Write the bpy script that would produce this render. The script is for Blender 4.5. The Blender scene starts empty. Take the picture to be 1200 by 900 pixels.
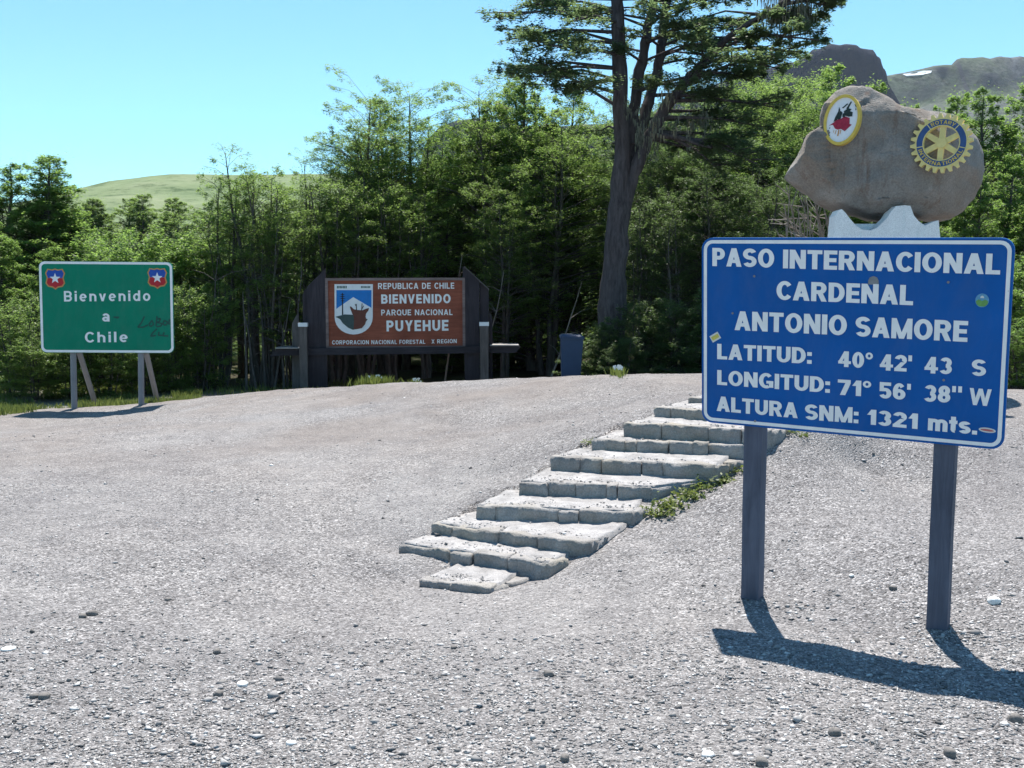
import bpy, math, random
import numpy as np
from mathutils import Vector, Matrix
from mathutils.bvhtree import BVHTree

# ------------------------------------------------------------------ camera, light, exposure
SC = bpy.context.scene
COL = SC.collection
F = 1250.0                                   # focal length in pixels of the 1200 wide photograph
PITCH = math.atan(109 / F)
CAM = np.array([0.0, 0.0, 1.6])
cam = bpy.data.cameras.new("camera")
cam.sensor_fit = 'HORIZONTAL'
cam.sensor_width = 36.0
cam.lens = 36.0 * F / 1200.0
cam.clip_start = 0.1
cam.clip_end = 20000
camo = bpy.data.objects.new("camera", cam)
camo.location = CAM
camo.rotation_euler = (math.pi / 2 - PITCH, 0, 0)
COL.objects.link(camo)
SC.camera = camo

SUNV = np.array([0.02, 0.46, 1.0])           # towards the sun (behind the signs, high)
SUN_EL = math.atan2(1.0, math.hypot(SUNV[0], SUNV[1]))
SUN_AZ = math.atan2(SUNV[0], SUNV[1])
world = bpy.data.worlds.new("World")
SC.world = world
world.use_nodes = True
wn = world.node_tree
wn.nodes.clear()
sky = wn.nodes.new('ShaderNodeTexSky')
sky.sky_type = 'NISHITA'
sky.sun_disc = False
sky.sun_elevation = SUN_EL
sky.sun_rotation = SUN_AZ
sky.altitude = 1300
sky.air_density = 1.0
sky.dust_density = 0.0
sky.ozone_density = 3.0
bg = wn.nodes.new('ShaderNodeBackground')
bg.inputs['Strength'].default_value = 0.106
wo = wn.nodes.new('ShaderNodeOutputWorld')
tint = wn.nodes.new('ShaderNodeMix')            # white balance of the clear mountain sky
tint.data_type = 'RGBA'
tint.blend_type = 'MULTIPLY'
tint.inputs[0].default_value = 1.0
tint.inputs[7].default_value = (0.61, 0.95, 0.93, 1)
wn.links.new(sky.outputs[0], tint.inputs[6])
wn.links.new(tint.outputs[2], bg.inputs[0])
wn.links.new(bg.outputs[0], wo.inputs[0])
sun = bpy.data.lights.new("sun", 'SUN')
sun.energy = 5.0
sun.angle = math.radians(0.53)
sun.color = (1.0, 0.95, 0.88)
suno = bpy.data.objects.new("sun", sun)
suno.rotation_euler = Vector(SUNV).to_track_quat('Z', 'Y').to_euler()
suno.location = (0, 20, 40)
COL.objects.link(suno)
SC.view_settings.view_transform = 'Standard'
SC.view_settings.look = 'None'
SC.view_settings.gamma = 1
SC.view_settings.use_curve_mapping = False
SC.view_settings.exposure = 0.98
SC.render.engine = 'CYCLES'
SC.cycles.use_denoising = True
SC.cycles.max_bounces = 10
SC.cycles.diffuse_bounces = 7
SC.cycles.transmission_bounces = 7
SC.cycles.transparent_max_bounces = 8
SC.cycles.volume_bounces = 0

# ------------------------------------------------------------------ picture geometry helpers
_c, _s = math.cos(PITCH), math.sin(PITCH)

def ray(px, py):
    u = (px - 600) / F
    v = (450 - py) / F
    return np.array([u, _c + v * _s, -_s + v * _c])

def P(px, py, Y):
    """world point on the plane y = Y seen at that pixel of the photograph"""
    d = ray(px, py)
    return CAM + d * (Y / d[1])

# ------------------------------------------------------------------ numpy noise
def _hash(ix, iy, iz, seed):
    h = (ix.astype(np.int64) * 374761393 + iy.astype(np.int64) * 668265263 + iz.astype(np.int64) * 2147483647 + seed * 974711) & 0xffffffff
    h = ((h ^ (h >> 13)) * 1274126177) & 0xffffffff
    h = (h ^ (h >> 16)) & 0xffffffff
    return h.astype(np.float64) / 0xffffffff

def vnoise(p, seed=0):
    p = np.asarray(p, float)
    i = np.floor(p)
    f = p - i
    f = f * f * (3 - 2 * f)
    r = 0
    for a in (0, 1):
        for b in (0, 1):
            for c in (0, 1):
                w = (f[..., 0] if a else 1 - f[..., 0]) * (f[..., 1] if b else 1 - f[..., 1]) * (f[..., 2] if c else 1 - f[..., 2])
                r = r + w * _hash(i[..., 0] + a, i[..., 1] + b, i[..., 2] + c, seed)
    return r * 2 - 1

def fbm(p, seed=0, octs=4):
    p = np.asarray(p, float)
    r = 0
    a = 1.0
    for o in range(octs):
        r = r + a * vnoise(p * (2 ** o), seed + o * 17)
        a *= 0.5
    return r

def sstep(a, b, x):
    t = np.clip((x - a) / (b - a), 0, 1)
    return t * t * (3 - 2 * t)

# ------------------------------------------------------------------ object helpers
def link(name, me, mat=None, parent=None, loc=None):
    o = bpy.data.objects.new(name, me)
    COL.objects.link(o)
    if mat is not None and me is not None and len(me.materials) == 0:
        for m in (mat if isinstance(mat, (list, tuple)) else [mat]):
            me.materials.append(m)
    if parent is not None:
        o.parent = parent
    if loc is not None:
        o.location = loc
    return o

def tag(o, label, cat, group=None):
    o['label'] = label
    o['category'] = cat
    if group:
        o['group'] = group
    return o

def thing(name, label, cat, loc=(0, 0, 0), rot=None, group=None):
    o = bpy.data.objects.new(name, None)
    o.empty_display_size = 0.2
    COL.objects.link(o)
    o.location = loc
    if rot is not None:
        o.rotation_euler = rot
    return tag(o, label, cat, group)

class MB:
    """collects vertices and faces of one mesh"""
    def __init__(self):
        self.v = []
        self.f = []
        self.n = 0
        self.mi = []
        self.cur = 0

    def add(self, verts, faces):
        verts = np.asarray(verts, float).reshape(-1, 3)
        self.v.append(verts)
        for f in faces:
            self.f.append([i + self.n for i in f])
            self.mi.append(self.cur)
        self.n += len(verts)

    def poly(self, pts):
        self.add(pts, [list(range(len(pts)))])

    def box(self, x0, x1, y0, y1, z0, z1, M=None):
        v = np.array([(x, y, z) for z in (z0, z1) for y in (y0, y1) for x in (x0, x1)], float)
        if M is not None:
            v = v @ M[0].T + M[1]
        self.add(v, [(0, 2, 3, 1), (4, 5, 7, 6), (0, 1, 5, 4), (2, 6, 7, 3), (0, 4, 6, 2), (1, 3, 7, 5)])

    def prism(self, pts, y0, y1):
        """outline in x,z extruded from y0 (front) to y1"""
        n = len(pts)
        v = [(x, y0, z) for x, z in pts] + [(x, y1, z) for x, z in pts]
        a = sum(pts[i][0] * pts[(i + 1) % n][1] - pts[(i + 1) % n][0] * pts[i][1] for i in range(n))
        fr = list(range(n))
        bk = list(range(2 * n - 1, n - 1, -1))
        sides = [(i, i + n, (i + 1) % n + n, (i + 1) % n) for i in range(n)]
        if a < 0:
            fr.reverse(); bk.reverse(); sides = [tuple(reversed(q)) for q in sides]
        self.add(v, [fr, bk] + sides)

    def tube(self, pts, rad, sides=6, cap=True):
        pts = np.asarray(pts, float)
        rad = np.broadcast_to(np.asarray(rad, float), (len(pts),))
        n = len(pts)
        t = np.gradient(pts, axis=0)
        t /= np.linalg.norm(t, axis=1)[:, None] + 1e-12
        up = np.array([0, 0, 1.0]) if abs(t[0][2]) < 0.9 else np.array([1.0, 0, 0])
        vs = []
        for i in range(n):
            a = np.cross(t[i], up)
            a /= np.linalg.norm(a) + 1e-12
            b = np.cross(t[i], a)
            up = -np.cross(t[i], a) if False else up
            for k in range(sides):
                an = 2 * math.pi * k / sides
                vs.append(pts[i] + rad[i] * (a * math.cos(an) + b * math.sin(an)))
        fs = []
        for i in range(n - 1):
            for k in range(sides):
                k2 = (k + 1) % sides
                fs.append((i * sides + k, (i + 1) * sides + k, (i + 1) * sides + k2, i * sides + k2))
        if cap:
            fs.append(tuple(range(sides)))
            fs.append(tuple(reversed(range((n - 1) * sides, n * sides))))
        self.add(vs, fs)

    def mesh(self, name, smooth=False):
        me = bpy.data.meshes.new(name)
        v = np.concatenate(self.v) if self.v else np.zeros((0, 3))
        me.from_pydata(v.tolist(), [], self.f)
        if any(self.mi):
            me.polygons.foreach_set('material_index', self.mi)
        if smooth:
            me.polygons.foreach_set('use_smooth', [True] * len(me.polygons))
        me.update()
        return me

    def build(self, name, mat, parent=None, loc=None, smooth=False):
        return link(name, self.mesh(name, smooth), mat, parent, loc)

def fast_mesh(name, verts, k, smooth=False):
    """verts (n*k,3): n separate polygons of k corners"""
    me = bpy.data.meshes.new(name)
    nv = len(verts)
    n = nv // k
    me.vertices.add(nv)
    me.vertices.foreach_set('co', np.asarray(verts, np.float32).ravel())
    me.loops.add(nv)
    me.loops.foreach_set('vertex_index', np.arange(nv, dtype=np.int32))
    me.polygons.add(n)
    me.polygons.foreach_set('loop_start', np.arange(0, nv, k, dtype=np.int32))
    me.update(calc_edges=True)
    me.validate()
    return me

def indexed_mesh(name, verts, faces, smooth=False):
    me = bpy.data.meshes.new(name)
    verts = np.asarray(verts, np.float32)
    faces = np.asarray(faces, np.int32)
    k = faces.shape[1]
    me.vertices.add(len(verts))
    me.vertices.foreach_set('co', verts.ravel())
    me.loops.add(faces.size)
    me.loops.foreach_set('vertex_index', faces.ravel())
    me.polygons.add(len(faces))
    me.polygons.foreach_set('loop_start', np.arange(0, faces.size, k, dtype=np.int32))
    if smooth:
        me.polygons.foreach_set('use_smooth', np.ones(len(faces), dtype=bool))
    me.update(calc_edges=True)
    return me

# ------------------------------------------------------------------ materials
def mat_new(name):
    m = bpy.data.materials.new(name)
    m.use_nodes = True
    nt = m.node_tree
    b = nt.nodes['Principled BSDF']
    return m, nt, b

def N(nt, t, **kw):
    n = nt.nodes.new(t)
    for k, v in kw.items():
        if k in n.inputs.keys() if hasattr(n.inputs, 'keys') else False:
            n.inputs[k].default_value = v
        else:
            setattr(n, k, v)
    return n

def ramp(nt, fac, stops):
    r = nt.nodes.new('ShaderNodeValToRGB')
    el = r.color_ramp.elements
    while len(el) < len(stops):
        el.new(0.5)
    for e, (p, c) in zip(el, stops):
        e.position = p
        e.color = (*c, 1) if len(c) == 3 else c
    nt.links.new(fac, r.inputs[0])
    return r

def mixc(nt, fac, a, b, mode='MIX'):
    m = nt.nodes.new('ShaderNodeMix')
    m.data_type = 'RGBA'
    m.blend_type = mode
    for sock, val in ((0, fac), (6, a), (7, b)):
        if isinstance(val, bpy.types.NodeSocket):
            nt.links.new(val, m.inputs[sock])
        elif isinstance(val, (int, float)):
            m.inputs[sock].default_value = val
        else:
            m.inputs[sock].default_value = (*val, 1)
    return m.outputs[2]

def noise(nt, vec, scale, detail=4, rough=0.6, dist=0.0):
    n = nt.nodes.new('ShaderNodeTexNoise')
    n.inputs['Scale'].default_value = scale
    n.inputs['Detail'].default_value = detail
    n.inputs['Roughness'].default_value = rough
    n.inputs['Distortion'].default_value = dist
    if vec is not None:
        nt.links.new(vec, n.inputs['Vector'])
    return n.outputs['Fac']

def bump(nt, b, h, strength=0.4, dist=0.01):
    bn = nt.nodes.new('ShaderNodeBump')
    bn.inputs['Strength'].default_value = strength
    bn.inputs['Distance'].default_value = dist
    nt.links.new(h, bn.inputs['Height'])
    nt.links.new(bn.outputs[0], b.inputs['Normal'])
    return bn

def coords(nt, kind='Object', scale=None):
    t = nt.nodes.new('ShaderNodeTexCoord')
    o = t.outputs[kind]
    if scale is not None:
        mp = nt.nodes.new('ShaderNodeMapping')
        mp.inputs['Scale'].default_value = scale
        nt.links.new(o, mp.inputs['Vector'])
        o = mp.outputs[0]
    return o

def painted(name, col, rough=0.45, wear=0.12, wearcol=None, scale=9.0, spec=0.4):
    m, nt, b = mat_new(name)
    v = coords(nt)
    n1 = noise(nt, v, scale, 6, 0.65)
    dark = tuple(c * (1 - wear) for c in col)
    lite = tuple(min(1, c * (1 + wear)) for c in col)
    r = ramp(nt, n1, [(0.3, dark), (0.7, lite)])
    out = r.outputs[0]
    if 'enamel' in name:                     # chalky fading and dust on the old sign paint
        n4 = noise(nt, coords(nt, 'Object', (1.0, 1.0, 0.35)), 6.0, 8, 0.72, 0.6)
        f4 = ramp(nt, n4, [(0.46, (0, 0, 0)), (0.78, (0.22, 0.22, 0.22))])
        out = mixc(nt, f4.outputs[0], out, tuple(0.55 * c + 0.10 for c in col))
    if wearcol:
        n2 = noise(nt, v, scale * 6, 5, 0.7)
        f = ramp(nt, n2, [(0.66, (0, 0, 0)), (0.72, (1, 1, 1))])
        out = mixc(nt, f.outputs[0], out, wearcol)
    nt.links.new(out, b.inputs['Base Color'])
    b.inputs['Roughness'].default_value = rough
    b.inputs['Specular IOR Level'].default_value = spec
    bump(nt, b, noise(nt, v, scale * 8, 3), 0.08, 0.003)
    return m

def leaf_mat(name, c0, c1, trans=0.42, tcol=(0.16, 0.24, 0.03)):
    m, nt, b = mat_new(name)
    geo = nt.nodes.new('ShaderNodeNewGeometry')
    oi = nt.nodes.new('ShaderNodeObjectInfo')
    v = coords(nt)
    n1 = noise(nt, v, 0.9, 3, 0.6)
    add = nt.nodes.new('ShaderNodeMath'); add.operation = 'MULTIPLY_ADD'
    nt.links.new(geo.outputs['Random Per Island'], add.inputs[0])
    add.inputs[1].default_value = 0.55
    nt.links.new(n1, add.inputs[2])
    add2 = nt.nodes.new('ShaderNodeMath'); add2.operation = 'MULTIPLY_ADD'
    nt.links.new(oi.outputs['Random'], add2.inputs[0])
    add2.inputs[1].default_value = 0.35
    nt.links.new(add.outputs[0], add2.inputs[2])
    sub = nt.nodes.new('ShaderNodeMath'); sub.operation = 'MULTIPLY_ADD'
    nt.links.new(add2.outputs[0], sub.inputs[0])
    sub.inputs[1].default_value = 1.0
    sub.inputs[2].default_value = -0.40
    r = ramp(nt, sub.outputs[0], [(0.0, c0), (0.55, tuple((a + b_) / 2 for a, b_ in zip(c0, c1))), (1.0, c1)])
    nt.links.new(r.outputs[0], b.inputs['Base Color'])
    b.inputs['Roughness'].default_value = 0.5
    b.inputs['Specular IOR Level'].default_value = 0.35
    tr = nt.nodes.new('ShaderNodeBsdfTranslucent')
    tc = mixc(nt, 0.5, r.outputs[0], tcol)
    nt.links.new(tc, tr.inputs['Color'])
    mx = nt.nodes.new('ShaderNodeMixShader')
    mx.inputs[0].default_value = trans
    out = nt.nodes['Material Output']
    nt.links.new(b.outputs[0], mx.inputs[1])
    nt.links.new(tr.outputs[0], mx.inputs[2])
    nt.links.new(mx.outputs[0], out.inputs['Surface'])
    return m

def bark_mat(name, c0, c1):
    m, nt, b = mat_new(name)
    v = coords(nt, 'Object', (6, 6, 1.2))
    n1 = noise(nt, v, 2.2, 6, 0.7, 0.4)
    r = ramp(nt, n1, [(0.3, c0), (0.72, c1)])
    nt.links.new(r.outputs[0], b.inputs['Base Color'])
    b.inputs['Roughness'].default_value = 0.95
    b.inputs['Specular IOR Level'].default_value = 0.1
    bump(nt, b, n1, 0.7, 0.03)
    return m

def stone_mat(name, c0, c1, scale=3.0, warm=None, bstr=0.6, bdist=0.02, stain=None):
    m, nt, b = mat_new(name)
    v = coords(nt)
    n1 = noise(nt, v, scale, 8, 0.68, 0.3)
    r = ramp(nt, n1, [(0.32, c0), (0.68, c1)])
    out = r.outputs[0]
    if warm:
        n2 = noise(nt, v, scale * 0.45, 3, 0.5)
        f = ramp(nt, n2, [(0.5, (0, 0, 0)), (0.7, (1, 1, 1))])
        out = mixc(nt, f.outputs[0], out, warm)
    if stain:
        vs = coords(nt, 'Object', (7, 7, 0.8))
        n3 = noise(nt, vs, 1.4, 4, 0.6)
        f = ramp(nt, n3, [(0.56, (0, 0, 0)), (0.72, (0.7, 0.7, 0.7))])
        out = mixc(nt, f.outputs[0], out, stain)
    sp = noise(nt, v, scale * 22, 3, 0.7)
    r2 = ramp(nt, sp, [(0.3, (0.75, 0.75, 0.75)), (0.7, (1.2, 1.2, 1.2))])
    out = mixc(nt, 1.0, out, r2.outputs[0], 'MULTIPLY')
    nt.links.new(out, b.inputs['Base Color'])
    b.inputs['Roughness'].default_value = 0.92
    b.inputs['Specular IOR Level'].default_value = 0.2
    mul = nt.nodes.new('ShaderNodeMath'); mul.operation = 'MULTIPLY_ADD'
    nt.links.new(sp, mul.inputs[0]); mul.inputs[1].default_value = 0.25
    nt.links.new(n1, mul.inputs[2])
    bump(nt, b, mul.outputs[0], bstr, bdist)
    return m

def ground_mat():
    m, nt, b = mat_new("gravel_ground")
    v = coords(nt)
    vo = nt.nodes.new('ShaderNodeTexVoronoi'); vo.inputs['Scale'].default_value = 95
    vo2 = nt.nodes.new('ShaderNodeTexVoronoi'); vo2.inputs['Scale'].default_value = 38
    for q in (vo, vo2):
        nt.links.new(v, q.inputs['Vector'])
        q.inputs['Randomness'].default_value = 1.0
    sep = nt.nodes.new('ShaderNodeSeparateColor'); nt.links.new(vo.outputs['Color'], sep.inputs[0])
    sep2 = nt.nodes.new('ShaderNodeSeparateColor'); nt.links.new(vo2.outputs['Color'], sep2.inputs[0])
    base = ramp(nt, sep.outputs[0], [(0.0, (0.075, 0.071, 0.071)), (0.22, (0.170, 0.162, 0.162)), (0.75, (0.28, 0.268, 0.267)), (1.0, (0.50, 0.482, 0.478))])
    base2 = ramp(nt, sep2.outputs[0], [(0.0, (0.72, 0.72, 0.72)), (0.5, (1, 1, 1)), (1.0, (1.15, 1.14, 1.13))])
    col = mixc(nt, 0.75, base.outputs[0], base2.outputs[0], 'MULTIPLY')
    # trodden dust: smooth pale patches and faint tracks between the stonier ground
    dv = coords(nt, 'Object', (1.0, 0.45, 1.0))
    dn = noise(nt, dv, 0.55, 6, 0.62, 0.8)
    df = ramp(nt, dn, [(0.42, (0, 0, 0)), (0.66, (0.6, 0.6, 0.6))])
    col = mixc(nt, df.outputs[0], col, (0.288, 0.278, 0.277))
    big = noise(nt, v, 0.21, 5, 0.6, 0.5)
    tone = ramp(nt, big, [(0.3, (0.80, 0.80, 0.82)), (0.52, (1.0, 1.0, 1.0)), (0.7, (1.14, 1.12, 1.1))])
    col = mixc(nt, 1.0, col, tone.outputs[0], 'MULTIPLY')
    pos = nt.nodes.new('ShaderNodeSeparateXYZ'); nt.links.new(v, pos.inputs[0])
    warmn = noise(nt, v, 0.35, 5, 0.6, 0.4)
    wf = ramp(nt, warmn, [(0.38, (0, 0, 0)), (0.62, (0.85, 0.85, 0.85))])
    wr = nt.nodes.new('ShaderNodeMapRange'); nt.links.new(pos.outputs['Y'], wr.inputs[0])
    wr.inputs[1].default_value = 8.5; wr.inputs[2].default_value = 12.5
    wr.inputs[3].default_value = 0.12; wr.inputs[4].default_value = 1.0
    wm = nt.nodes.new('ShaderNodeMath'); wm.operation = 'MULTIPLY'
    nt.links.new(wf.outputs[0], wm.inputs[0]); nt.links.new(wr.outputs[0], wm.inputs[1])
    col = mixc(nt, wm.outputs[0], col, (0.225, 0.197, 0.182))
    mid = noise(nt, v, 2.6, 7, 0.75)
    tone2 = ramp(nt, mid, [(0.3, (0.78, 0.78, 0.79)), (0.7, (1.18, 1.18, 1.17))])
    col = mixc(nt, 1.0, col, tone2.outputs[0], 'MULTIPLY')
    fine = noise(nt, v, 45, 5, 0.8)
    tone3 = ramp(nt, fine, [(0.32, (0.5, 0.5, 0.5)), (0.5, (0.98, 0.98, 0.98)), (0.68, (1.35, 1.35, 1.34))])
    col = mixc(nt, 0.6, col, tone3.outputs[0], 'MULTIPLY')
    # forest soil and grass far from the gravel pad
    mr = nt.nodes.new('ShaderNodeMapRange'); nt.links.new(pos.outputs['Y'], mr.inputs[0])
    mr.inputs[1].default_value = 19.5; mr.inputs[2].default_value = 22.5
    soil = ramp(nt, noise(nt, v, 1.3, 5, 0.65), [(0.35, (0.05, 0.042, 0.028)), (0.6, (0.055, 0.06, 0.022)), (0.8, (0.08, 0.105, 0.03))])
    col = mixc(nt, mr.outputs[0], col, soil.outputs[0])
    nt.links.new(col, b.inputs['Base Color'])
    b.inputs['Roughness'].default_value = 0.95
    b.inputs['Specular IOR Level'].default_value = 0.15
    inv = nt.nodes.new('ShaderNodeMath'); inv.operation = 'MULTIPLY_ADD'
    nt.links.new(vo.outputs['Distance'], inv.inputs[0]); inv.inputs[1].default_value = -1.0
    nt.links.new(noise(nt, v, 16, 5, 0.7), inv.inputs[2])
    bump(nt, b, inv.outputs[0], 1.0, 0.010)
    return m

M = {}
M['ground'] = ground_mat()
M['pebble'] = None
M['blue'] = painted("blue_enamel", (0.001, 0.092, 0.345), 0.5, 0.13, None, 2.4, 0.15)
M['white_letter'] = painted("white_letter", (0.80, 0.80, 0.80), 0.5, 0.06, (0.45, 0.47, 0.52), 12, 0.3)
M['white_border'] = painted("white_border", (0.80, 0.80, 0.80), 0.5, 0.08, (0.10, 0.16, 0.30), 11, 0.3)
M['post_blue'] = painted("post_bluegrey", (0.068, 0.078, 0.112), 0.7, 0.2, (0.035, 0.045, 0.08), 5, 0.2)
M['green'] = painted("green_enamel", (0.001, 0.195, 0.115), 0.5, 0.08, None, 4, 0.12)
M['metal_grey'] = painted("grey_metal", (0.20, 0.20, 0.215), 0.6, 0.12, None, 4)
M['dark_back'] = painted("dark_metal", (0.10, 0.11, 0.11), 0.6, 0.1)
M['graffiti'] = painted("graffiti_ink", (0.008, 0.07, 0.055), 0.6, 0.1)
M['gold'] = painted("gold_paint", (0.62, 0.45, 0.085), 0.55, 0.14, (0.42, 0.33, 0.14), 14, 0.3)
M['yellow'] = painted("yellow_paint", (0.72, 0.60, 0.24), 0.6, 0.12, (0.45, 0.38, 0.18), 16, 0.3)
M['emblem_blue'] = painted("emblem_blue", (0.035, 0.085, 0.22), 0.55, 0.15, None, 14, 0.3)
M['white'] = painted("white_paint", (0.74, 0.75, 0.77), 0.55, 0.06, None, 10, 0.3)
M['red'] = painted("red_paint", (0.42, 0.016, 0.025), 0.55, 0.1, None, 10, 0.3)
M['crimson'] = painted("crimson_paint", (0.33, 0.018, 0.05), 0.55, 0.3, None, 30, 0.3)
M['leafink'] = painted("dark_green_paint", (0.012, 0.028, 0.026), 0.55, 0.3, None, 30, 0.3)
M['flag_blue'] = painted("flag_blue", (0.012, 0.07, 0.36), 0.55, 0.1, None, 10, 0.3)
M['orange'] = painted("orange_edge", (0.52, 0.25, 0.08), 0.55, 0.1, None, 10, 0.3)
M['sky_blue'] = painted("sky_blue_paint", (0.008, 0.17, 0.52), 0.55, 0.1, None, 8, 0.3)
M['hill_green'] = painted("slate_green_paint", (0.045, 0.075, 0.075), 0.55, 0.15, None, 10, 0.3)
M['deer_brown'] = painted("deer_brown", (0.13, 0.042, 0.03), 0.6, 0.15, None, 10, 0.3)
M['black'] = painted("black_paint", (0.012, 0.013, 0.016), 0.5, 0.1, None, 10, 0.3)
M['dark_wood'] = None
M['plinth'] = stone_mat("whitewashed_concrete", (0.74, 0.74, 0.74), (0.86, 0.86, 0.85), 5, None, 0.35, 0.01, (0.60, 0.70, 0.70))
M['boulder'] = stone_mat("boulder_rock", (0.185, 0.170, 0.156), (0.315, 0.295, 0.273), 2.6, (0.24, 0.195, 0.16), 1.0, 0.05, (0.17, 0.105, 0.075))
M['step_stone'] = stone_mat("step_stone", (0.22, 0.208, 0.20), (0.38, 0.363, 0.348), 4.0, (0.30, 0.275, 0.235), 0.9, 0.03)
M['step_tread'] = stone_mat("step_tread", (0.23, 0.221, 0.218), (0.44, 0.424, 0.418), 7.0, None, 1.0, 0.02)
M['rock'] = stone_mat("loose_rock", (0.13, 0.12, 0.115), (0.24, 0.225, 0.21), 9.0, None, 0.6, 0.01)
M['pale_rock'] = stone_mat("pale_rock", (0.66, 0.66, 0.65), (0.82, 0.82, 0.80), 9.0, None, 0.4, 0.01)
M['bin'] = painted("bin_plastic", (0.042, 0.066, 0.125), 0.5, 0.1, None, 4)
M['bark'] = bark_mat("grey_bark", (0.05, 0.045, 0.042), (0.15, 0.135, 0.125))
M['bark_big'] = bark_mat("old_bark", (0.038, 0.032, 0.034), (0.12, 0.105, 0.108))
M['twig'] = bark_mat("dead_twig", (0.16, 0.14, 0.12), (0.32, 0.29, 0.26))
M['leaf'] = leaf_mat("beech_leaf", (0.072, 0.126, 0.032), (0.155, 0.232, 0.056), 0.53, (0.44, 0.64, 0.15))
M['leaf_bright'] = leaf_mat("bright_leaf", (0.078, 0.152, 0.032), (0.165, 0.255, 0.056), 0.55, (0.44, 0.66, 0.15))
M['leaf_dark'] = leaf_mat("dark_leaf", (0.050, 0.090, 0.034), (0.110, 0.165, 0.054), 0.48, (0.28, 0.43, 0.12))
M['leaf_coigue'] = leaf_mat("old_tree_leaf", (0.050, 0.084, 0.040), (0.126, 0.168, 0.082), 0.48, (0.33, 0.47, 0.18))
M['lichen'] = leaf_mat("lichen", (0.10, 0.105, 0.075), (0.17, 0.175, 0.13), 0.3, (0.2, 0.2, 0.14))
M['grass'] = leaf_mat("grass_blade", (0.085, 0.125, 0.025), (0.18, 0.215, 0.06), 0.4, (0.24, 0.29, 0.07))
M['petal'] = painted("white_petal", (0.8, 0.8, 0.78), 0.6, 0.03)

def wood_mat(name, c0, c1, axis):
    m, nt, b = mat_new(name)
    sc = (1.2, 8, 14) if axis == 'x' else (14, 8, 1.2)
    v = coords(nt, 'Object', sc)
    n1 = noise(nt, v, 1.6, 7, 0.68, 0.6)
    r = ramp(nt, n1, [(0.28, c0), (0.72, c1)])
    v2 = coords(nt)
    n2 = noise(nt, v2, 1.7, 4, 0.6)
    t = ramp(nt, n2, [(0.3, (0.75, 0.72, 0.72)), (0.7, (1.22, 1.2, 1.18))])
    nt.links.new(mixc(nt, 1.0, r.outputs[0], t.outputs[0], 'MULTIPLY'), b.inputs['Base Color'])
    b.inputs['Roughness'].default_value = 0.75
    b.inputs['Specular IOR Level'].default_value = 0.25
    bump(nt, b, n1, 0.4, 0.008)
    return m
M['post_blue'] = wood_mat("post_slate_paint", (0.050, 0.060, 0.088), (0.118, 0.136, 0.190), 'z')
M['dark_wood'] = wood_mat("dark_stained_wood", (0.020, 0.017, 0.023), (0.055, 0.046, 0.055), 'z')
M['dark_beam'] = wood_mat("dark_beam_wood", (0.018, 0.016, 0.022), (0.05, 0.043, 0.052), 'x')
M['grey_wood'] = wood_mat("weathered_wood", (0.07, 0.06, 0.06), (0.16, 0.145, 0.14), 'z')
M['pale_wood'] = wood_mat("sunlit_top_wood", (0.22, 0.205, 0.20), (0.40, 0.38, 0.37), 'x')  # sunlight on the plank tops is put into this pale colour
M['red_wood'] = wood_mat("red_brown_board", (0.180, 0.050, 0.030), (0.300, 0.092, 0.055), 'x')
M['frame_wood'] = wood_mat("frame_wood", (0.13, 0.09, 0.085), (0.26, 0.20, 0.19), 'x')

def pebble_mat():
    m, nt, b = mat_new("pebble_stone")
    geo = nt.nodes.new('ShaderNodeNewGeometry')
    r = ramp(nt, geo.outputs['Random Per Island'], [(0.0, (0.09, 0.087, 0.086)), (0.12, (0.20, 0.193, 0.19)), (0.6, (0.31, 0.30, 0.295)), (0.86, (0.44, 0.428, 0.42)), (1.0, (0.66, 0.65, 0.635))])
    nt.links.new(r.outputs[0], b.inputs['Base Color'])
    b.inputs['Roughness'].default_value = 0.9
    b.inputs['Specular IOR Level'].default_value = 0.2
    return m
M['pebble'] = pebble_mat()

# ------------------------------------------------------------------ ground height
CTRL = [  # pixel x, pixel y, distance
    (0, 492, 15.6), (87, 478, 17.0), (200, 470, 17.0), (110, 484.5, 16.4), (60, 491, 15.8), (30, 499, 15.2), (200, 477, 16.3), (300, 461, 17), (400, 454, 16), (560, 450, 14.5), (700, 446, 13), (820, 447, 12),
    (1000, 452, 12.6), (1190, 460, 12.2), (1350, 470, 11.5),
    (560, 505, 11.2), (560, 560, 8.45), (440, 640, 6.75), (640, 470, 12.2), (700, 480, 11.2),
    
    (1000, 540, 8.0), (1000, 600, 6.7), (1000, 660, 5.8), (876, 707, 5.52), (1096, 742, 5.03), (1180, 640, 6.0), (1190, 540, 7.9), (1190, 490, 9.4),
    (800, 650, 6.3), 
    (300, 560, 9.1), (100, 560, 9.15), (300, 500, 12.4), (100, 505, 12.6),
]
cw = [P(*c) for c in CTRL]
# per step: front-left, front-right and right rear corner (pixels of the top edge), height of the top, number of stones
STEPS = [
    ((490, 680), (573, 690), (622, 675), -0.122, 2),
    ((466, 637), (640, 660), (668, 655), -0.035, 4),
    ((505, 613), (690, 637), (735, 618), 0.045, 4),
    ((557, 592), (741, 600), (775, 590), 0.145, 4),
    ((609, 564), (763, 570), (836, 563), 0.25, 5),
    ((646, 535), (839, 546), (873, 538), 0.365, 5),
    ((693, 514.5), (872, 522), (920, 505), 0.46, 6),
    ((730, 496), (905, 505), (938, 500), 0.57, 4),
    ((767, 477), (905, 485), (930, 484), 0.66, 4),
    ((806, 465), (915, 471), (935, 469), 0.72, 3),
]
def atz(px_, py_, z):
    d = ray(px_, py_)
    return CAM + d * ((z - CAM[2]) / d[2])

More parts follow.
